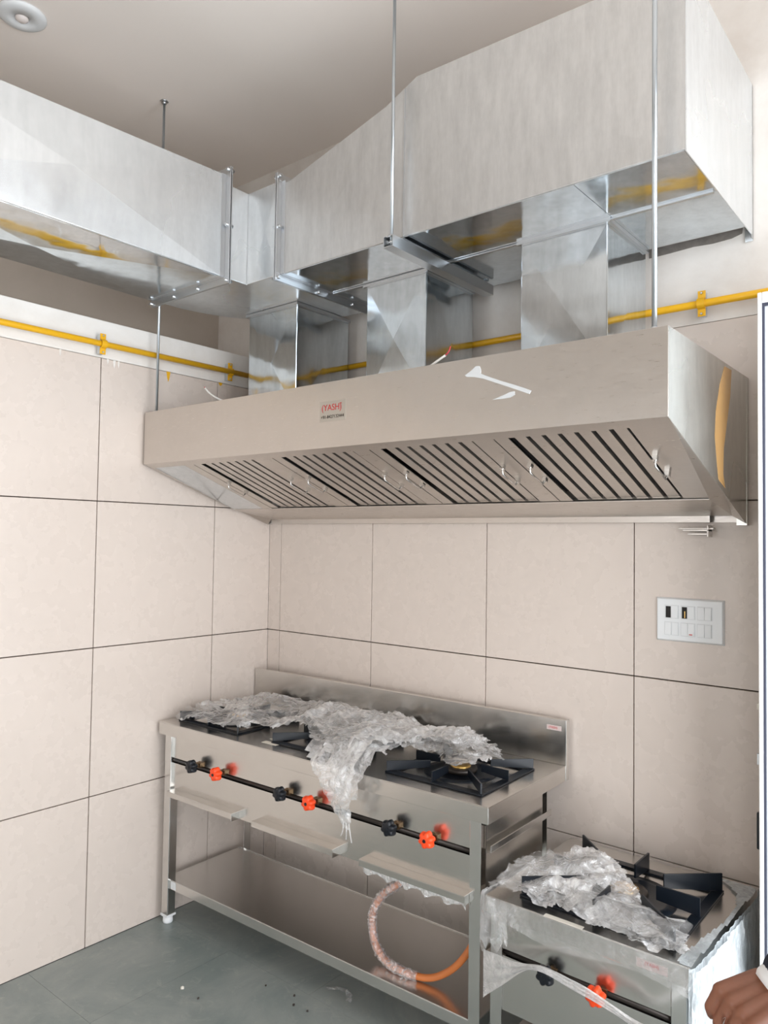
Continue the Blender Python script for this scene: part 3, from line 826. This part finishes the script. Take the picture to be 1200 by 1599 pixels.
bm = bmesh.new(); box(bm, .052, w2-.054, .030, .032, .43, .48); obj('slot_shadow_plate', bm, 'black_gap', SM)
bm = bmesh.new(); tube(bm, [(.05, .024, .456), (w2-.05, .024, .456)], .009, 14); obj('gas_manifold', bm, 'black_pipe', SM)
bm = bmesh.new(); box(bm, w2-.014, w2-.012, .05, d2-.05, .29, z2-.004); obj('side_panel', bm, 'steel', SM)
bm = bmesh.new(); box(bm, .012, .014, .05, d2-.05, .29, z2-.004); obj('side_panel', bm, 'steel', SM)
bm = bmesh.new(); box(bm, .02, w2-.02, .02, d2-.02, .16, .1625); box(bm, .02, w2-.02, .02, .022, .12, .16); obj('lower_shelf', bm, 'steel_shelf', SM)
knob(SM, .206, -.004, .458, 'black_plastic', 1.15); knob(SM, .352, -.004, .458, 'orange_plastic', 1.15)
burner(SM, .315, .27, z2, 1.15)
obj('tape_strip', BX(.19, .305, -.0008, .014, z2-.002, z2+.0008), 'tape', SM)
ms = obj('maker_sticker', BX(.455, .535, -.0008, 0, .568, .590), 'sticker_pink', SM)
text('lettering', '(YASH)', .012, 'red_print', ms, (.495, -.0012, .582), (PI/2, 0, 0))
pan_support('pan_support', 'largest black iron pan support, on the small range', (1.672+.310, -.62+.270, z2+.0005), 0, .455, .430, z2, 'pan supports', .052)

# ================================================================== PACKING FILM
def inside(p, poly):
    x, y = p; c = False; n = len(poly); j = n-1
    for i in range(n):
        xi, yi = poly[i]; xj, yj = poly[j]
        if (yi > y) != (yj > y) and x < (xj-xi)*(y-yi)/(yj-yi)+xi: c = not c
        j = i
    return c
def ridged(p, seed):
    v = 0; a = 1.0; q = p + Vector((seed*13.1, seed*7.7, seed*3.3)); tot = 0
    for _ in range(3):
        v += a*(1-abs(noise.noise(q))*2.2); tot += a; a *= .55; q = q*2.1
    return v/tot
def film_mesh(poly, base, res, amp, seed, freq=9.0, edge=.02, origin=(0,0)):
    xs_ = [p[0] for p in poly]; ys_ = [p[1] for p in poly]
    nx = int((max(xs_)-min(xs_))/res)+2; ny = int((max(ys_)-min(ys_))/res)+2
    bm = bmesh.new(); V = {}
    for i in range(nx):
        for j in range(ny):
            u = min(xs_)+i*res; v = min(ys_)+j*res
            wob = Vector((u*25, v*25, seed*5.0))
            uu = u + edge*noise.noise(wob); vv = v + edge*noise.noise(wob+Vector((9, 4, 2)))
            if inside((uu, vv), poly): V[i, j] = (u, v)
    P = {}
    for k, (u, v) in V.items():
        pt, nr = base(u, v)
        r = ridged(Vector((u*freq, v*freq, 0)), seed)
        r2 = noise.noise(Vector((u*70, v*70, seed)))
        r3 = noise.noise(Vector((u*150, v*150, seed+4)))
        off = amp*1.2*(r-.2) + amp*.07*r2 + amp*.02*r3
        lat = amp*.28*noise.noise(Vector((u*40, v*40, seed+9)))
        P[k] = bm.verts.new(pt + nr*max(off, -.004) + Vector((lat, lat*.6, 0)))
    for (i, j) in P:
        if (i+1, j) in P and (i, j+1) in P and (i+1, j+1) in P:
            bm.faces.new((P[i, j], P[i+1, j], P[i+1, j+1], P[i, j+1]))
    for f in bm.faces: f.smooth = True
    loose = [v for v in bm.verts if not v.link_faces]
    bmesh.ops.delete(bm, geom=loose, context='VERTS')
    return bm
def g2(u, v, cu, cv, su, sv): return math.exp(-((u-cu)/su)**2-((v-cv)/sv)**2)
def base_range(lift):
    def f(u, v):
        h = .030 + lift + .045*g2(u, v, .78, .30, .20, .16) + .035*g2(u, v, 1.28, .30, .16, .12) + .03*g2(u, v, 1.03, .08, .12, .12) + .02*g2(u, v, .35, .42, .2, .1)
        h += .012*math.sin(u*17+v*9)
        if u < .55: h = .004 + (h-.004)*max(0, min(1, (v-.02)/.07))
        z = RT + .012 + max(h, .006)
        if v >= 0.02: return Vector(loc_range(u, v, z)), Vector((0, 0, 1))
        s = .02-v          # hanging length
        y = -.012 - .020*math.sin(min(s*14, PI)) - .010
        k = min(1, s/.03)
        zz = z - s*1.0 + .010*(1-k)
        p = Vector(loc_range(u, (1-k)*0.02 + k*y, zz))
        return p, Vector((0, -k, 1-k))
    return f
polyA = [(.065,.03),(.05,.18),(.05,.34),(.13,.50),(.35,.535),(.7,.535),(1.0,.525),(1.25,.50),(1.45,.43),(1.52,.30),(1.49,.17),(1.44,.12),(1.38,.15),(1.33,.20),(1.26,.20),(1.18,.15),(1.20,.04),(1.19,-.05),(1.155,-.11),(1.135,-.18),(1.115,-.215),(1.095,-.19),(1.05,-.14),(1.00,-.07),(.93,-.02),(.88,.03),(.80,.09),(.74,.14),(.62,.17),(.53,.09),(.46,.035),(.35,.024),(.24,.022),(.13,.022)]
polyB = [(.62,.20),(.66,.40),(.80,.50),(1.0,.47),(1.2,.44),(1.40,.42),(1.47,.28),(1.40,.22),(1.2,.24),(1.16,.10),(1.155,-.02),(1.12,-.10),(1.10,-.15),(1.06,-.09),(1.0,-.01),(.92,.04),(.80,.12),(.70,.15)]
polyC = [(.80,.30),(.95,.42),(1.2,.40),(1.38,.36),(1.42,.25),(1.30,.22),(1.14,.14),(1.10,0),(1.02,.02),(.92,.08),(.82,.16)]
fa = thing('packing_film', 'crumpled clear packing film spread over the long range and hanging down its front', 'plastic film', loc_range(.8, .2, RT))
def add_film(parent, bm, m, name='film_layer'):
    o = obj(name, bm, m, parent); o.location = -parent.location; return o
add_film(fa, film_mesh(polyA, base_range(.0), .0065, .030, 1), 'film')
add_film(fa, film_mesh(polyB, base_range(.018), .0065, .035, 2), 'film')
add_film(fa, film_mesh(polyC, base_range(.030), .0065, .030, 3), 'film')
# wisps at the hanging tip
for k in range(3):
    bm = bmesh.new(); x = 1.108+.012*k
    tube(bm, bez([loc_range(x, -.05, .70), loc_range(x+.004*k, -.052, .672), loc_range(x+.012*(k-1), -.048, .650-.006*k)], 5), .002, 6, radii=None)
    add_film(fa, bm, 'film_rope', 'film_wisp')

fb = thing('packing_film', 'crumpled clear film heaped on the small range top', 'plastic film', (1.85, -.4, z2))
def base_small(u, v):
    h = .036 + .018*g2(u, v, 1.85, -.33, .12, .10) - .045*max(0, min(1, (u-2.0)/.15)) - .02*max(0, min(1, (-.5-v)/.1))
    return Vector((u, v, z2+.006+max(h, .004))), Vector((0, 0, 1))
polyD = [(1.674,-.618),(1.68,-.50),(1.685,-.40),(1.73,-.37),(1.79,-.34),(1.80,-.25),(1.86,-.235),(1.95,-.29),(2.03,-.36),(2.08,-.43),(2.13,-.47),(2.19,-.475),(2.235,-.53),(2.255,-.612),(1.9,-.618)]
add_film(fb, film_mesh(polyD, base_small, .0055, .022, 5, 12), 'film')
polyE = [(1.69,-.60),(1.70,-.42),(1.79,-.36),(1.83,-.26),(1.95,-.31),(1.99,-.40),(1.96,-.52),(1.85,-.60)]
def base_small2(u, v):
    p, n = base_small(u, v); return p+Vector((0, 0, .012)), n
add_film(fb, film_mesh(polyE, base_small2, .0055, .026, 6, 12), 'film')
polyF = [(1.90,-.60),(1.95,-.46),(2.05,-.44),(2.13,-.46),(2.20,-.47),(2.245,-.53),(2.25,-.61),(2.1,-.612)]
def base_flap(u, v):
    h = .030 + .028*math.sin(PI*max(0, min(1, (v+.62)/.16)))
    return Vector((u, v, z2+h)), Vector((0, 0, 1))
add_film(fb, film_mesh(polyF, base_flap, .0055, .010, 8, 8, .006), 'film_thin')

# stretch film wound round the small range
fc = thing('stretch_film_wrap', 'stretched white-looking film wound round the small range sides and corner', 'plastic film', (1.672+w2, -.62, 0))
def wrap_sheet(path, z0f, z1f, amp, seed, m, res=.008, name='film_layer', tilt=0):
    """vertical sheet following plan path; z0f,z1f(t) give lower and upper edges"""
    path = [Vector((*p, 0)) for p in path]; L = [0]
    for a, b in zip(path, path[1:]): L.append(L[-1]+(b-a).length)
    n = int(L[-1]/res); bm = bmesh.new(); rows = []
    for i in range(n+1):
        s = L[-1]*i/n; k = max(j for j in range(len(L)-1) if L[j] <= s+1e-9)
        p = path[k].lerp(path[k+1], (s-L[k])/(L[k+1]-L[k])); d_ = (path[k+1]-path[k]).normalized(); nr = Vector((d_.y, -d_.x, 0))
        t = i/n; za, zb = z0f(t), z1f(t); m_ = max(2, int((zb-za)/res/1.6)); row = []
        m_ = NJ
        for j in range(m_+1):
            z = za+(zb-za)*j/m_
            r = ridged(Vector((s*10, z*4+s*3, 0)), seed); r2 = noise.noise(Vector((s*60, z*18, seed)))
            row.append(bm.verts.new(p + nr*(amp*(.3+r*.7)+amp*.35*r2) + Vector((0, 0, z+.0015*noise.noise(Vector((s*50, j, seed)))))))
        rows.append(row)
    for A, B in zip(rows, rows[1:]):
        for j in range(len(A)-1): bm.faces.new((A[j], B[j], B[j+1], A[j+1]))
    return add_film(fc, bm, m, name)
NJ = 60
xr = 1.672+w2
pr = [(xr-.004, -.632), (xr+.006, -.622), (xr+.012, -.50), (xr+.020, -.30), (xr+.026, -.12), (xr+.012, -.040)]
wrap_sheet(pr, lambda t: .10, lambda t: z2+.006-.002*math.sin(t*9), .010, 11, 'film_dense')
wrap_sheet([(p[0]+.008, p[1]) for p in pr], lambda t: .22, lambda t: z2+.004, .014, 12, 'film_dense')
# thin film over the front apron
NJ = 14
wrap_sheet([(1.668, -.30), (1.664, -.618), (1.672, -.630), (1.80, -.628), (2.0, -.627), (2.20, -.628), (xr+.004, -.630)], lambda t: .545-.012*math.sin(t*13), lambda t: z2+.004, .004, 13, 'film_thin')
NJ = 26
wrap_sheet([(1.664, -.56), (1.664, -.622), (1.674, -.632), (1.72, -.630), (1.755, -.629)], lambda t: .44+.05*t+.015*math.sin(t*22), lambda t: z2+.004, .012, 14, 'film')
# strip of film lapped over the right and rear edge of the top
def base_top(u, v): return Vector((u, v, z2+.003)), Vector((0, 0, 1))
polyG = [(2.225,-.60),(2.24,-.46),(2.258,-.33),(2.262,-.22),(2.24,-.13),(2.19,-.075),(2.15,-.055),(2.15,-.045),(2.266,-.043),(2.286,-.06),(2.274,-.40),(2.268,-.62),(2.23,-.625)]
add_film(fc, film_mesh(polyG, base_top, .006, .004, 15, 14, .002), 'film_dense')
# pulled film: fan from the left leg narrowing to a rope that goes to the hand
NS = 60
def pulled():
    bm = bmesh.new(); rows = []
    cen = bez([(1.672, -.628, .385), (1.76, -.650, .435), (1.865, -.664, .487), (1.98, -.668, .482), (2.085, -.672, .466), (2.17, -.690, .458), (2.32, -.90, .58), (2.46, -1.18, .80), (2.535, -1.325, .920)], 14)
    n = len(cen)
    for i, c in enumerate(cen):
        t = i/(n-1); w = .060*max(0, 1-t/.22)**1.2 + .011 + .004*math.sin(t*20)
        row = []
        for j in range(13):
            s = (j/12-.5)*2
            ph = s*w + .0
            fold = .006*math.sin(s*9+t*8)*(1 if t > .2 else t/.2)
            row.append(bm.verts.new(c + Vector((0, fold-.002, ph))))
        rows.append(row)
    for A, B in zip(rows, rows[1:]):
        for j in range(12): bm.faces.new((A[j], B[j], B[j+1], A[j+1])).smooth = True
    return bm
add_film(fc, pulled(), 'film_rope', 'pulled_film')

# small scrap of film and debris on the floor
fd = thing('film_scrap', 'small torn piece of clear film on the floor before the long range', 'plastic film', (1.0, -.68, 0))
bm = bmesh.new()
prev = None
for k in range(13):
    a = .25 + 2.6*k/12; R = .055
    c = Vector((.99 + R*math.cos(a), -.535 + R*math.sin(a), .003))
    w = .010 + .004*math.sin(k*2.3); d_ = Vector((math.cos(a), math.sin(a), 0))
    row = [bm.verts.new(c + d_*w*(j-1) + Vector((0, 0, .004+.010*abs(noise.noise(Vector((k*.7, j*1.3, 2))))))) for j in range(3)]
    if prev:
        for j in range(2): bm.faces.new((prev[j], row[j], row[j+1], prev[j+1]))
    prev = row
o_ = obj('film', bm, 'film', fd); o_.location = -fd.location
crumbs = [(.526,-.854,.007,'tape','cream crumb of plaster on the floor in the left foreground'),
          (.618,-.852,.004,'black_print','dark speck of grit right beside the cream crumb of plaster'),
          (.742,-.642,.004,'black_print','dark speck of grit on the floor nearest the long range'),
          (.867,-.616,.0045,'black_print','dark speck of grit left of the torn film scrap'),
          (.905,-.655,.0045,'black_print','dark speck of grit just in front of the torn film scrap'),
          (.966,-.648,.004,'black_print','rightmost dark speck of grit on the floor in view')]
for i, (x, y, r, mm, lab) in enumerate(crumbs):
    bm = bmesh.new(); bmesh.ops.create_icosphere(bm, subdivisions=1, radius=r)
    for v in bm.verts: v.co *= 1+.35*noise.noise(v.co*400+Vector((i, 0, 0)))
    tag(obj('crumb', bm, mm, loc=(x, y, r*.75)), lab, 'debris', 'crumbs on the floor')

# ================================================================== RUBBER GAS HOSE (belongs to the long range, coils on its shelf)
hose = thing('gas_hose', 'orange rubber gas hose looping under the long range, half wrapped in film', 'hose', (1.3, -.42, .19))
path = bez([(1.28,-.45,.543),(1.262,-.50,.488),(1.185,-.50,.423),(1.145,-.505,.36),(1.134,-.50,.308),(1.150,-.505,.25),(1.20,-.515,.212),(1.279,-.524,.2055),(1.37,-.505,.2055),(1.43,-.48,.23),(1.49,-.47,.29),(1.53,-.45,.37),(1.53,-.42,.46),(1.50,-.40,.543)], 10)
bm = bmesh.new(); tube(bm, path, .0115, 16); h_ = obj('hose_line', bm, 'hose', hose); h_.location = -hose.location
bm = bmesh.new()
wr = path[10:78]; rad = [.0155+.0045*noise.noise(Vector((k*.9, 0, 0)))+.002*math.sin(k*2.1) for k in range(len(wr))]
tube(bm, wr, .016, 14, False, rad)
for v in bm.verts: v.co += Vector((noise.noise(v.co*170), noise.noise(v.co*170+Vector((5,0,0))), noise.noise(v.co*170+Vector((0,7,0)))))*.004
for f in bm.faces: f.smooth = False
h_ = obj('film_wrapping', bm, 'film', hose); h_.location = -hose.location

# ================================================================== SWITCHBOARD
sb = thing('switchboard', 'white switchboard with twelve module slots on the tiled back wall', 'switch', (2.068, 0, 1.4055))
bm = bmesh.new(); w, h = .110, .0735
hexa(bm, [(-w, 0, -h), (w, 0, -h), (w-.006, -.012, -h+.006), (-w+.006, -.012, -h+.006), (-w, 0, h), (w, 0, h), (w-.006, -.012, h-.006), (-w+.006, -.012, h-.006)])
obj('plate', bm, 'white_plastic', sb, bevel=.002)
for r_ in range(2):
    for c_ in range(3):
        cx = -.056 + c_*.053; cz = .026 - r_*.056
        obj('surround', BX(cx-.0235, cx+.0235, -.0128, -.0120, cz-.0225, cz+.0225), 'white_plastic_dim', sb, bevel=.0003)
        for k in (0, 1):
            a = cx-.0215 + k*.0218
            if r_ == 0 and c_ < 2 and k == 0:
                obj('open_slot', BX(a+.002, a+.0185, -.0132, -.0127, cz-.020, cz+.018), 'black_gap', sb)
                if c_ == 1: obj('brass_contact', BX(a+.010, a+.013, -.0136, -.0132, cz-.018, cz+.004), 'brass', sb)
            else:
                bm = bmesh.new(); tilt = .0022 if (r_+c_+k) % 2 else -.0004
                hexa(bm, [(a, -.0127, cz-.0205), (a+.0208, -.0127, cz-.0205), (a+.0208, -.0150-tilt, cz-.0205), (a, -.0150-tilt, cz-.0205),
                          (a, -.0127, cz+.0205), (a+.0208, -.0127, cz+.0205), (a+.0208, -.0160+tilt*.5, cz+.0205), (a, -.0160+tilt*.5, cz+.0205)])
                s_ = obj('switch_rocker', bm, 'white_plastic', sb, bevel=.0006)
                if r_ == 1 and c_ == 1 and k == 1:
                    obj('indicator', BX(a+.005, a+.015, -.0185, -.0170, cz-.0165, cz-.0135), 'red_print', s_)

# ================================================================== CEILING FITTING
cf = thing('ceiling_sensor', 'round white ceiling fitting with a small lens at upper left', 'sensor', (.125, -1.365, CZ))
bm = bmesh.new(); lathe(bm, [(.084, 0), (.084, -.006), (.074, -.014), (.030, -.016), (.028, -.010), (.001, -.010)], n=48); obj('cover', bm, 'white_plastic_dim', cf)
bm = bmesh.new(); lathe(bm, [(.024, -.0105), (.022, -.017), (.014, -.023), (.001, -.025)], n=32); obj('lens', bm, 'led', cf)

# ================================================================== PERSON at the right, reaching to the film
pe = thing('person', 'person in a dark navy jacket reaching in from the right, hand gripping the pulled film', 'person', (3.0, -1.42, 0))
def capsule(bm, a, b, ra, rb, n=16):
    a, b = Vector(a), Vector(b); d_ = b-a; L = d_.length
    q = d_.to_track_quat('Z', 'Y').to_matrix().to_4x4(); q.translation = a
    rings = []; K = 6
    for k in range(K+1):
        t = -PI/2 + (PI/2)*k/K; rings.append((ra*math.cos(t), ra*math.sin(t)))
    for k in range(K+1):
        t = (PI/2)*k/K; rings.append((rb*math.cos(t), L+rb*math.sin(t)))
    rv = []
    for r, h in rings:
        rv.append([bm.verts.new(q @ Vector((max(r, 1e-4)*math.cos(2*PI*i/n), max(r, 1e-4)*math.sin(2*PI*i/n), h))) for i in range(n)])
    for A, B in zip(rv, rv[1:]):
        for i in range(n): bm.faces.new((A[i], A[(i+1) % n], B[(i+1) % n], B[i]))
    bm.faces.new(rv[0][::-1]); bm.faces.new(rv[-1])
def ell(bm, c, r, rot=None):
    m_ = Matrix.Translation(c) @ (rot.to_4x4() if rot else Matrix.Identity(4)) @ Matrix.Diagonal((*r, 1))
    bmesh.ops.create_uvsphere(bm, u_segments=24, v_segments=16, radius=1, matrix=m_)
def remesh(o, vox, smooth=4):
    r = o.modifiers.new('remesh', 'REMESH'); r.mode = 'VOXEL'; r.voxel_size = vox; r.use_smooth_shade = True
    s = o.modifiers.new('smooth', 'SMOOTH'); s.factor = .5; s.iterations = smooth
B0 = Vector((3.0, -1.42, 0))
hip = (3.02, -1.42, .95); chest = (2.98, -1.42, 1.30); neck = (2.955, -1.42, 1.50)
hd = Vector((2.935, -1.41, 1.625))
shR = (2.93, -1.26, 1.42); elR = (2.79, -1.10, 1.17); wrR = (2.588, -1.238, .957)      # reaching arm
shL = (2.97, -1.60, 1.42); elL = (2.98, -1.66, 1.13); wrL = (2.88, -1.66, .90)
kn1 = (2.99, -1.33, .50); an1 = (3.02, -1.32, .09); kn2 = (2.99, -1.52, .50); an2 = (3.03, -1.53, .09)
bm = bmesh.new()
capsule(bm, hip, chest, .125, .135); capsule(bm, chest, (2.965, -1.42, 1.40), .13, .11); capsule(bm, neck, (2.945, -1.415, 1.56), .055, .052)
capsule(bm, shR, (2.97, -1.42, 1.44), .055, .06); capsule(bm, shL, (2.97, -1.42, 1.44), .055, .06)
ell(bm, hd, (.095, .075, .115)); ell(bm, hd+Vector((-.035, 0, -.06)), (.060, .055, .055))
capsule(bm, hd+Vector((-.093, 0, .010)), hd+Vector((-.108, 0, -.022)), .009, .014)          # nose
for s in (-1, 1): ell(bm, hd+Vector((.005, s*.077, -.005)), (.018, .008, .030))             # ears
capsule(bm, hd+Vector((-.088, -.018, -.062)), hd+Vector((-.088, .018, -.062)), .008, .008)   # lips
for s, e, w_ in ((shR, elR, wrR), (shL, elL, wrL)):
    capsule(bm, s, e, .052, .040); capsule(bm, e, w_, .041, .027)
for k_, a_, s in ((kn1, an1, -1.34), (kn2, an2, -1.51)):
    capsule(bm, (3.01, s, .92), k_, .085, .058); capsule(bm, k_, a_, .058, .038); capsule(bm, (a_[0], a_[1], .05), (a_[0]-.15, a_[1], .04), .04, .032)
# right hand: palm, four curled fingers, thumb; gripping the film rope at (2.52,-1.33,.925)
w_ = Vector(wrR)
pk = Vector((2.547, -1.312, .945))     # centre of the knuckles
ax = (pk-w_).normalized(); sv = Vector((.85, -.53, -.35)); side_ = (sv - ax*sv.dot(ax)).normalized()
down = ax.cross(side_).normalized()
if down.z > 0: down = -down
side_ = side_
pal0 = w_ + ax*.012
for k in range(4):
    o = (k-1.5)*.0215
    kn = pk - side_*o
    capsule(bm, pal0 - side_*o*.75, kn, .0150, .0112)
    ln = (.038, .043, .040, .032)[k]
    p1 = kn + (ax*.45+down*.9).normalized()*ln
    p2 = p1 + (ax*-.35+down*.95).normalized()*ln*.62
    p3 = p2 + (ax*-.95+down*.25).normalized()*ln*.50
    capsule(bm, kn, p1, .0098, .0090); capsule(bm, p1, p2, .0090, .0082); capsule(bm, p2, p3, .0080, .0070)
t0 = pal0 + side_*.018 + down*.008
t1 = t0 + (ax*.6+side_*.55+down*.5).normalized()*.036; t2 = t1 + (ax*.85+down*.6).normalized()*.030; t3 = t2 + (ax*.75+down*.55-side_*.45).normalized()*.024
capsule(bm, t0, t1, .0165, .0130); capsule(bm, t1, t2, .0125, .0110); capsule(bm, t2, t3, .0110, .0085)
# left hand, relaxed
lw = Vector(wrL); pal = lw+Vector((-.025, 0, -.075)); capsule(bm, lw, pal, .024, .026)
for k in range(4):
    o = Vector((0, (k-1.5)*.018, 0)); ln = (.03, .036, .034, .026)[k]
    a_ = pal+o+Vector((-.005, 0, -.01)); b_ = a_+Vector((-.012, 0, -ln)); c_ = b_+Vector((.006, 0, -ln*.8))
    capsule(bm, a_, b_, .0095, .009); capsule(bm, b_, c_, .009, .0075)
capsule(bm, lw+Vector((-.015, .02, -.02)), lw+Vector((-.04, .036, -.06)), .013, .011); capsule(bm, lw+Vector((-.04, .036, -.06)), lw+Vector((-.05, .036, -.09)), .011, .009)
body = obj('body', bm, 'skin', pe); body.location = -B0; remesh(body, .0030, 3)
# clothes
bm = bmesh.new()
capsule(bm, (3.02, -1.42, .93), chest, .150, .152); capsule(bm, chest, (2.965, -1.42, 1.415), .148, .115)
capsule(bm, shR, (2.97, -1.42, 1.43), .075, .08); capsule(bm, shL, (2.97, -1.42, 1.43), .075, .08)
cuffR = Vector(wrR) + (Vector(elR)-Vector(wrR)).normalized()*.030
cuffL = Vector(wrL) + (Vector(elL)-Vector(wrL)).normalized()*.03
for s, e, c in ((shR, elR, cuffR), (shL, elL, cuffL)):
    capsule(bm, s, e, .072, .056); capsule(bm, e, c, .056, .043)
jk = obj('jacket', bm, 'navy_cloth', pe); jk.location = -B0; remesh(jk, .008, 5)
bm = bmesh.new()
for k_, a_, s in ((kn1, an1, -1.34), (kn2, an2, -1.51)):
    capsule(bm, (3.01, s, .90), k_, .100, .075); capsule(bm, k_, (a_[0], a_[1], .13), .075, .065)
capsule(bm, (3.01, -1.36, .93), (3.01, -1.49, .93), .115, .115)
tr_ = obj('trousers', bm, 'dark_cloth', pe); tr_.location = -B0; remesh(tr_, .010, 4)
for a_ in (an1, an2):
    bm = bmesh.new(); ell(bm, Vector((a_[0]-.065, a_[1], .045)), (.145, .05, .045)); capsule(bm, (a_[0], a_[1], .05), (a_[0], a_[1], .10), .048, .05)
    box(bm, a_[0]-.20, a_[0]+.06, a_[1]-.045, a_[1]+.045, .001, .02)
    s_ = obj('shoe', bm, 'black_plastic', pe); s_.location = -B0; remesh(s_, .008, 4)
bm = bmesh.new(); d_ = (Vector(elR)-Vector(wrR)).normalized(); c0 = Vector(wrR)+d_*.000
tube(bm, [c0-d_*.010, c0-d_*.002, c0+d_*.02], .035, 24, True, [.0335, .035, .036])
cf_ = obj('shirt_cuff', bm, 'white_cloth', pe); cf_.location = -B0
bm = bmesh.new(); ell(bm, hd+Vector((.018, 0, .032)), (.092, .084, .100)); hr = obj('hair', bm, 'hair', pe); hr.location = -B0
for s in (-1, 1):
    bm = bmesh.new(); ell(bm, hd+Vector((-.083, s*.030, .004)), (.011, .014, .009)); e_ = obj('eye', bm, 'eye', pe); e_.location = -B0
    bm = bmesh.new(); ell(bm, hd+Vector((-.092, s*.030, .004)), (.004, .006, .006)); i_ = obj('iris', bm, 'hair', e_)
